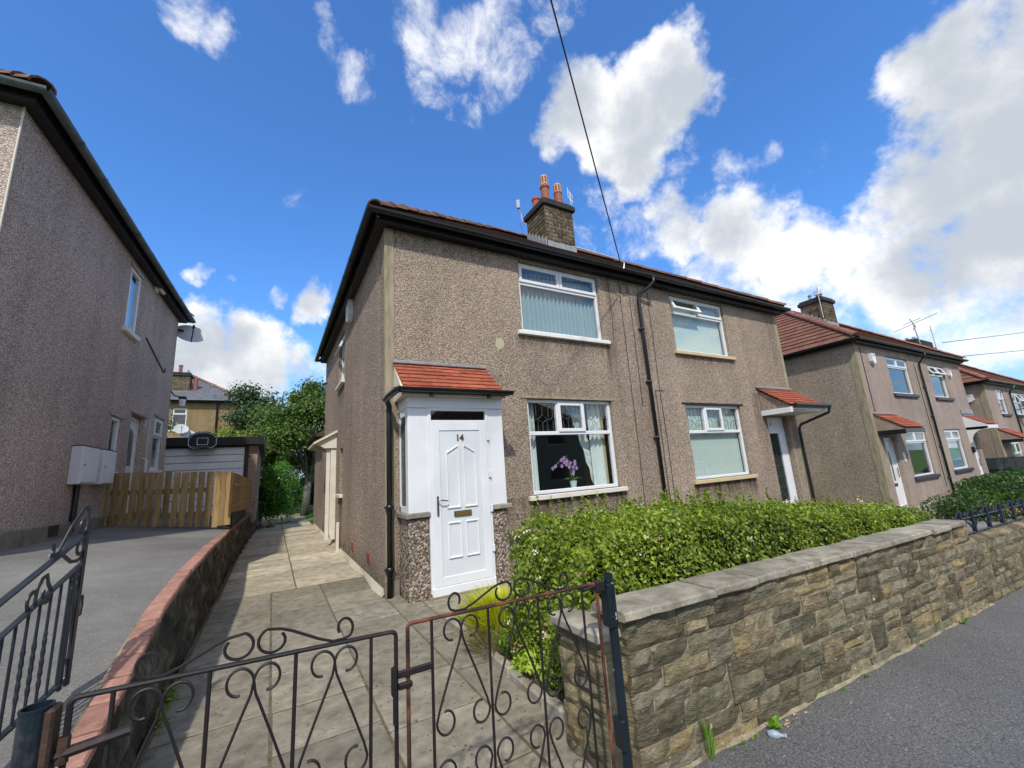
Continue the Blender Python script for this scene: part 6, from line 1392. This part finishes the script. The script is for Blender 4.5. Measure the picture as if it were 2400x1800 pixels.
bush('shrub', 'dark spreading shrub in the front garden at the right edge', (16.2,-2.2,.10), (2.2,1.0,.62), 9000, .09, SHRUBD, 10)
bush('shrub', 'lower green shrub with yellow tips in front of the second pair of houses', (13.9,-1.8,-.10), (1.15,.7,.42), 5000, .07, SHRUBD, 8)
bush('shrub', 'patch of yellow-green foliage on the lower shrub', (14.35,-2.0,.05), (.45,.35,.25), 900, .07, LIMEL, 4, core=False)
o = thing('flower', 'single magenta bloom on the shrub before the second pair', 'flower', (13.25,-1.7,.33)); blossoms('petal', o, [(13.25,-1.7,.33)], MAG, .04, 12, .09)
o = thing('flower', 'orange-yellow blooms low in the right-hand front garden', 'flower', (14.1,-2.5,-.15)); blossoms('petal', o, [(13.9,-2.5,-.12),(14.15,-2.55,-.16)], flat('orange_petal', (.45,.22,.03)), .05, 16, .12)
CP = thing('garden_path', 'pale concrete path and steps to the door of the second pair', 'path', (15.6,-2,-.4))
for k, (y0, y1, z_) in enumerate(((-.75,-.02,-.36),(-1.5,-.75,-.42),(-3.6,-1.5,-.47))): m = MB(); m.bbox(14.9,y0,z_-.2,18.2 if k == 0 else 16.6,y1,z_,.01); m.build('slab', COPING, CP)
m = MB(); m.add([(13.2,-3.3,-.40),(13.4,-3.3,-.40),(16.0,-.6,-.36),(15.7,-.6,-.36),(13.2,-3.3,-.6),(13.4,-3.3,-.6),(16,-.6,-.6),(15.7,-.6,-.6)], [(0,1,2,3),(0,1,5,4),(1,2,6,5),(3,0,4,7)]); m.build('edging', flat('pale_edging', (.55,.52,.44), rough=.8), CP)
m = MB(); m.add([(8.9,-3.6,gz(9)-.02),(13.3,-3.6,gz(13.3)+.02),(13.3,-.02,gz(13.3)+.02),(8.9,-.02,gz(9)-.02)], [(0,1,2,3)]); struct('drive_concrete', m, ASPHD)
def car(label, x, y, z, rz):
    o = thing('parked_car', label, 'car', (x,y,z), rz); F = T(x,y,z,rz)
    # side profile (y forward, z up), lofted over width
    low = [(-2.05,.32),(-2.08,.62),(-2.0,.86),(-1.75,.93),(.95,.93),(1.85,.74),(2.05,.60),(2.08,.32)]
    m = MB(); ns = 7
    for i in range(ns):
        t = -1+2*i/(ns-1); xx = t*.86; k = 1-.05*abs(t)**4; 
        m.v += [(xx, p[0]*k, p[1] if p[1] < .5 else .32+(p[1]-.32)*(1-.06*t*t)) for p in low]
    L8 = len(low); m.f += [(i*L8+j, (i+1)*L8+j, (i+1)*L8+(j+1) % L8, i*L8+(j+1) % L8) for i in range(ns-1) for j in range(L8)]+[tuple(range(L8)), tuple((ns-1)*L8+j for j in range(L8-1,-1,-1))]
    P_ = flat('dark_car_paint', (.025,.028,.035), rough=.12, spec=.8); bd = m.build('body', P_, o, F, smooth=False)
    cab = [(-1.95,.90),(-1.72,1.30),(-1.35,1.43),(-.2,1.46),(.35,1.38),(1.05,.92)]
    m = MB(); 
    for i in range(ns):
        t = -1+2*i/(ns-1); m.v += [(t*.80*(1-.16*(p[1]-.9)/.55), p[0], p[1]-.03*t*t*(p[1] > 1)) for p in cab]
    L6 = len(cab); m.f += [(i*L6+j, (i+1)*L6+j, (i+1)*L6+j+1, i*L6+j+1) for i in range(ns-1) for j in range(L6-1)]+[tuple(range(L6)), tuple((ns-1)*L6+j for j in range(L6-1,-1,-1))]
    m.build('cabin', P_, o, F, smooth=False)
    gl_ = flat('car_glass', (.03,.04,.045), rough=.05, spec=1.0)
    for s in (-1, 1):
        m = MB(); m.add([(s*.815,-1.55,.96),(s*.815,.75,.96),(s*.72,.25,1.34),(s*.71,-.25,1.40),(s*.715,-1.25,1.37)], [(0,1,2,3,4)]); m.build('window', gl_, o, F)
        for yy in (-1.3, 1.3):
            w = MB(); w.lathe((0,0,0), [(.20,-.10),(.31,-.10),(.33,-.07),(.33,.07),(.31,.10),(.20,.10)], 20); wo = w.build('wheel', flat('tyre_rubber', (.02,.02,.02), rough=.8), o, F @ T(s*.78, yy, .33, 0, 0, PI/2))
            w = MB(); w.lathe((0,0,0), [(.05,-.09),(.20,-.075),(.20,.075),(.05,.09)], 14); w.build('rim', ALU, wo, F @ T(s*.78, yy, .33, 0, 0, PI/2))
        m = MB(); m.bbox(s*.55-.16,1.98,.60,s*.55+.16,2.06,.72,.02); m.build('headlight', flat('headlight_glass', (.7,.72,.75), rough=.1), o, F)
        m = MB(); m.bbox(s*.62-.12,-2.07,.66,s*.62+.12,-1.99,.82,.02); m.build('tail_light', flat('tail_red', (.4,.02,.02), rough=.2), o, F)
    m = MB(); m.add([(-.62,1.02,.94),(.62,1.02,.94),(.58,.40,1.37),(-.58,.40,1.37)], [(0,1,2,3)]); m.v = [(a, b_+.02, c+.015) for a, b_, c in m.v]; m.build('windscreen', gl_, o, F)
    m = MB(); m.add([(-.62,-1.93,.97),(.62,-1.93,.97),(.55,-1.73,1.28),(-.55,-1.73,1.28)], [(3,2,1,0)]); m.v = [(a, b_-.02, c) for a, b_, c in m.v]; m.build('rear_window', gl_, o, F)
    return o
car('dark car parked on the drive between the second and third pairs of houses', 25.9, -1.1, -.68, PI)
grid('side_drive', [24.5,27.3], [-3.9,2,8], lambda x, y: -.68, ASPHD)
# back garden
bush('laurel_bush', 'rounded glossy laurel bush at the end of the side path', (-1.18,12.9,1.36), (.66,.66,1.14), 15000, .085, LAUREL, 22)
def tree(name, label, x, y, z0, H_, rad, n, size, mat, trunk=.16, cz=None, lumps=26, lean=(0,0), twig=True):
    o = thing(name, label, 'tree', (x,y,z0)); c = Vector((x+lean[0], y+lean[1], z0+(cz or H_*.62))); m = MB()
    fork = Vector((x+lean[0]*.4, y+lean[1]*.4, z0+H_*.30)); m.tube([(x,y,z0-.1),(x+lean[0]*.15,y,z0+H_*.15),fork], [trunk,trunk*.8,trunk*.68], 9)
    cl = []
    for i in range(lumps):
        v = Vector((rr.gauss(0,1), rr.gauss(0,1), rr.gauss(.15,1))).normalized()*rr.uniform(.45,.95); p = c+Vector((v.x*rad[0], v.y*rad[1], v.z*rad[2])); cl.append((p, rr.uniform(.20,.38)))
        mid = fork.lerp(p, .5)+Vector((rr.gauss(0,.1), rr.gauss(0,.1), .15)); m.tube([fork-Vector((0,0,rr.uniform(0,.5))), mid, p], [trunk*.4, trunk*.2, trunk*.05], 5, cap=False)
    m.build('trunk', BARK, o, I4, smooth=True); P, D = [], []
    for _ in range(n):
        p, k = rr.choice(cl); v = Vector((rr.gauss(0,1), rr.gauss(0,1), rr.gauss(0,.8))); v = v.normalized()*abs(rr.gauss(.7,.35)); R_ = k*(rad[0]+rad[2])*.62
        P.append((p.x+v.x*R_, p.y+v.y*R_, p.z+v.z*R_*.75)); D.append((v.x, v.y, abs(v.z)+.5))
    leaves('crown', P, D, size, mat, o, jitter=.7, aspect=.6); return o
tree('garden_tree', 'leafy tree with a pale leaning trunk behind the side of number 14', .05, 16.0, .3, 5.6, (1.75,1.7,2.25), 26000, .14, TREEL, .20, 3.9, 34, (.35,0))
tree('garden_tree', 'rounder mid-green tree left of the pale-trunked tree', -1.5, 19.0, .4, 5.0, (1.45,1.5,1.9), 14000, .15, TREEL, .15, 3.2, 26)
tree('conifer', 'dark feathery conifer rising behind the garden trees', -2.3, 27, .8, 7.2, (2.1,1.8,3.0), 11000, .20, TREEL2, .2, 5.0, 26)
tree('young_tree', 'thin young tree beside the lamp bracket, behind the garage', -5.9, 17.0, .9, 5.4, (.75,.9,1.6), 3600, .12, TREEL, .06, 3.5, 14)
bush('shrub', 'loose green shrubs behind the left end of the garage', (-5.5,16.5,2.6), (1.9,.8,1.15), 5000, .11, TREEL, 9)
bush('shrub', 'yellow-green feathery shrub behind the garage roof', (-3.35,17.5,3.0), (1.25,.7,1.15), 4200, .09, leafmat('yellow_green_leaf', (.12,.17,.02), (.24,.32,.04), (.40,.46,.08)), 8, core=False)
bush('shrub', 'dark hedge mass under the garden trees', (1.0,18.5,1.2), (2.6,1.0,1.3), 7000, .11, TREEL2, 12)
m = MB(); m.bbox(-.9,19.5,.4,.4,19.6,1.9,.01); tag(m.build('dark_gate', flat('dark_green_gate', (.02,.06,.05), rough=.6)), 'dark green garden panel under the trees', 'fence')
o = thing('garden_rubble', 'heap of pale stones where the retaining wall ends by the laurel bush', 'stones', (-1.45,11.6,.2))
for k in range(7): blob('stone', rr.uniform(.08,.16), rr.uniform(.08,.14), rr.uniform(.06,.14), COPING, o, T(-1.5+rr.uniform(-.25,.25), 11.4+rr.uniform(-.4,.4), .3+rr.uniform(-.05,.2)), seed=k)
# ================================================================ orchid on the window sill
OR = thing('potted_orchid', 'pale pot with a purple orchid behind the downstairs window of number 14', 'plant', (3.25,.24,1.17))
m = MB(); m.box(2.30,.15,1.12,4.08,.36,1.165); m.build('inner_sill', UPVC, H)
m = MB(); m.lathe((3.25,.26,1.166), [(.042,0),(.062,.135),(.066,.14),(.066,.150),(.055,.150)], 18); m.build('pot', flat('pale_pot', (.62,.70,.68), rough=.3), OR, I4)
m = MB(); m.tube([(3.24,.26,1.30),(3.21,.26,1.5),(3.18,.25,1.66),(3.05,.24,1.70),(2.92,.23,1.62),(2.84,.23,1.55)], .006, 5); m.tube([(3.26,.26,1.30),(3.28,.25,1.55),(3.33,.24,1.62)], .006, 5); m.tube([(3.24,.27,1.30),(3.16,.27,1.76)], .004, 5); m.build('stem', GREENL, OR, I4)
m = MB()
for a, l in ((.2,.22),(2.9,.20),(.9,.16),(3.6,.17),(-.4,.20)):
    d = Vector((math.cos(a), math.sin(a)*.35, .25)).normalized(); s = Vector((0,.02,.012)); b = Vector((3.25,.26,1.315)); m.add([b-s*.4, b+s*.4, b+d*l*.5+s+Vector((0,0,.03)), b+d*l*.5-s+Vector((0,0,.03)), b+d*l-Vector((0,0,.02))], [(0,1,2,3),(3,2,4)])
m.build('leaf', SHRUBD, OR, I4)
for c_ in [(2.83,1.55),(2.86,1.58),(3.00,1.68),(3.05,1.64),(3.07,1.71),(3.10,1.60),(3.13,1.66),(3.15,1.56),(3.20,1.62),(3.24,1.55),(3.28,1.60),(3.31,1.53),(3.25,1.48),(3.22,1.44),(3.02,1.58),(3.30,1.64)]:
    m = MB(); a0 = rr.uniform(0,1)
    for k in range(5):
        a = a0+k*2*PI/5; l = .040; dx, dz = math.cos(a), math.sin(a); m.add([(0,0,0),(dx*l*.6-dz*l*.34,-.012,dz*l*.6+dx*l*.34),(dx*l,-.004,dz*l),(dx*l*.6+dz*l*.34,-.012,dz*l*.6-dx*l*.34)], [(0,1,2,3)])
    m.build('flower', ORCH, OR, T(c_[0], .225+rr.uniform(-.02,.02), c_[1]))
# ================================================================ overhead cables
def cable(label, a, b, r, sag=.0, n=16):
    P = [Vector(a).lerp(Vector(b), i/n)-Vector((0,0,sag*4*(i/n)*(1-i/n))) for i in range(n+1)]; m = MB(); m.tube(P, r, 5)
    return tag(m.build('overhead_cable', BLACKP), label, 'cable')
A_ = Vector((4.38,-.40,5.30)); B_ = Vector((1.06,-3.0,6.415)); cable('single black telephone wire running down to the eaves above the porch window', A_, A_+(B_-A_)*3.2, .0105)
cable('upper wire crossing the sky at the right edge', (34.2,2.5,7.52), (80,2.5,13.9), .022); cable('lower wire crossing the sky at the right edge', (35.3,2.5,6.68), (80,2.5,11.6), .022)

# things of one kind share a group phrase
GROUPS = {'semi_detached_house': 'pebbledashed and rendered pairs of houses on the street', 'iron_gate': 'scrolled iron gates', 'gate_post': 'dark steel gate posts', 'weed': 'weeds at the foot of the walls',
          'garden_tree': 'trees in the back gardens', 'shrub': 'shrubs in the gardens', 'grass_clump': 'grass clumps', 'overhead_cable': 'overhead wires', 'stone_wall': 'stone front walls'}
for o in C.objects:
    if o.parent is None and o.name.split('.')[0] in GROUPS and 'category' in o: o['group'] = GROUPS[o.name.split('.')[0]]
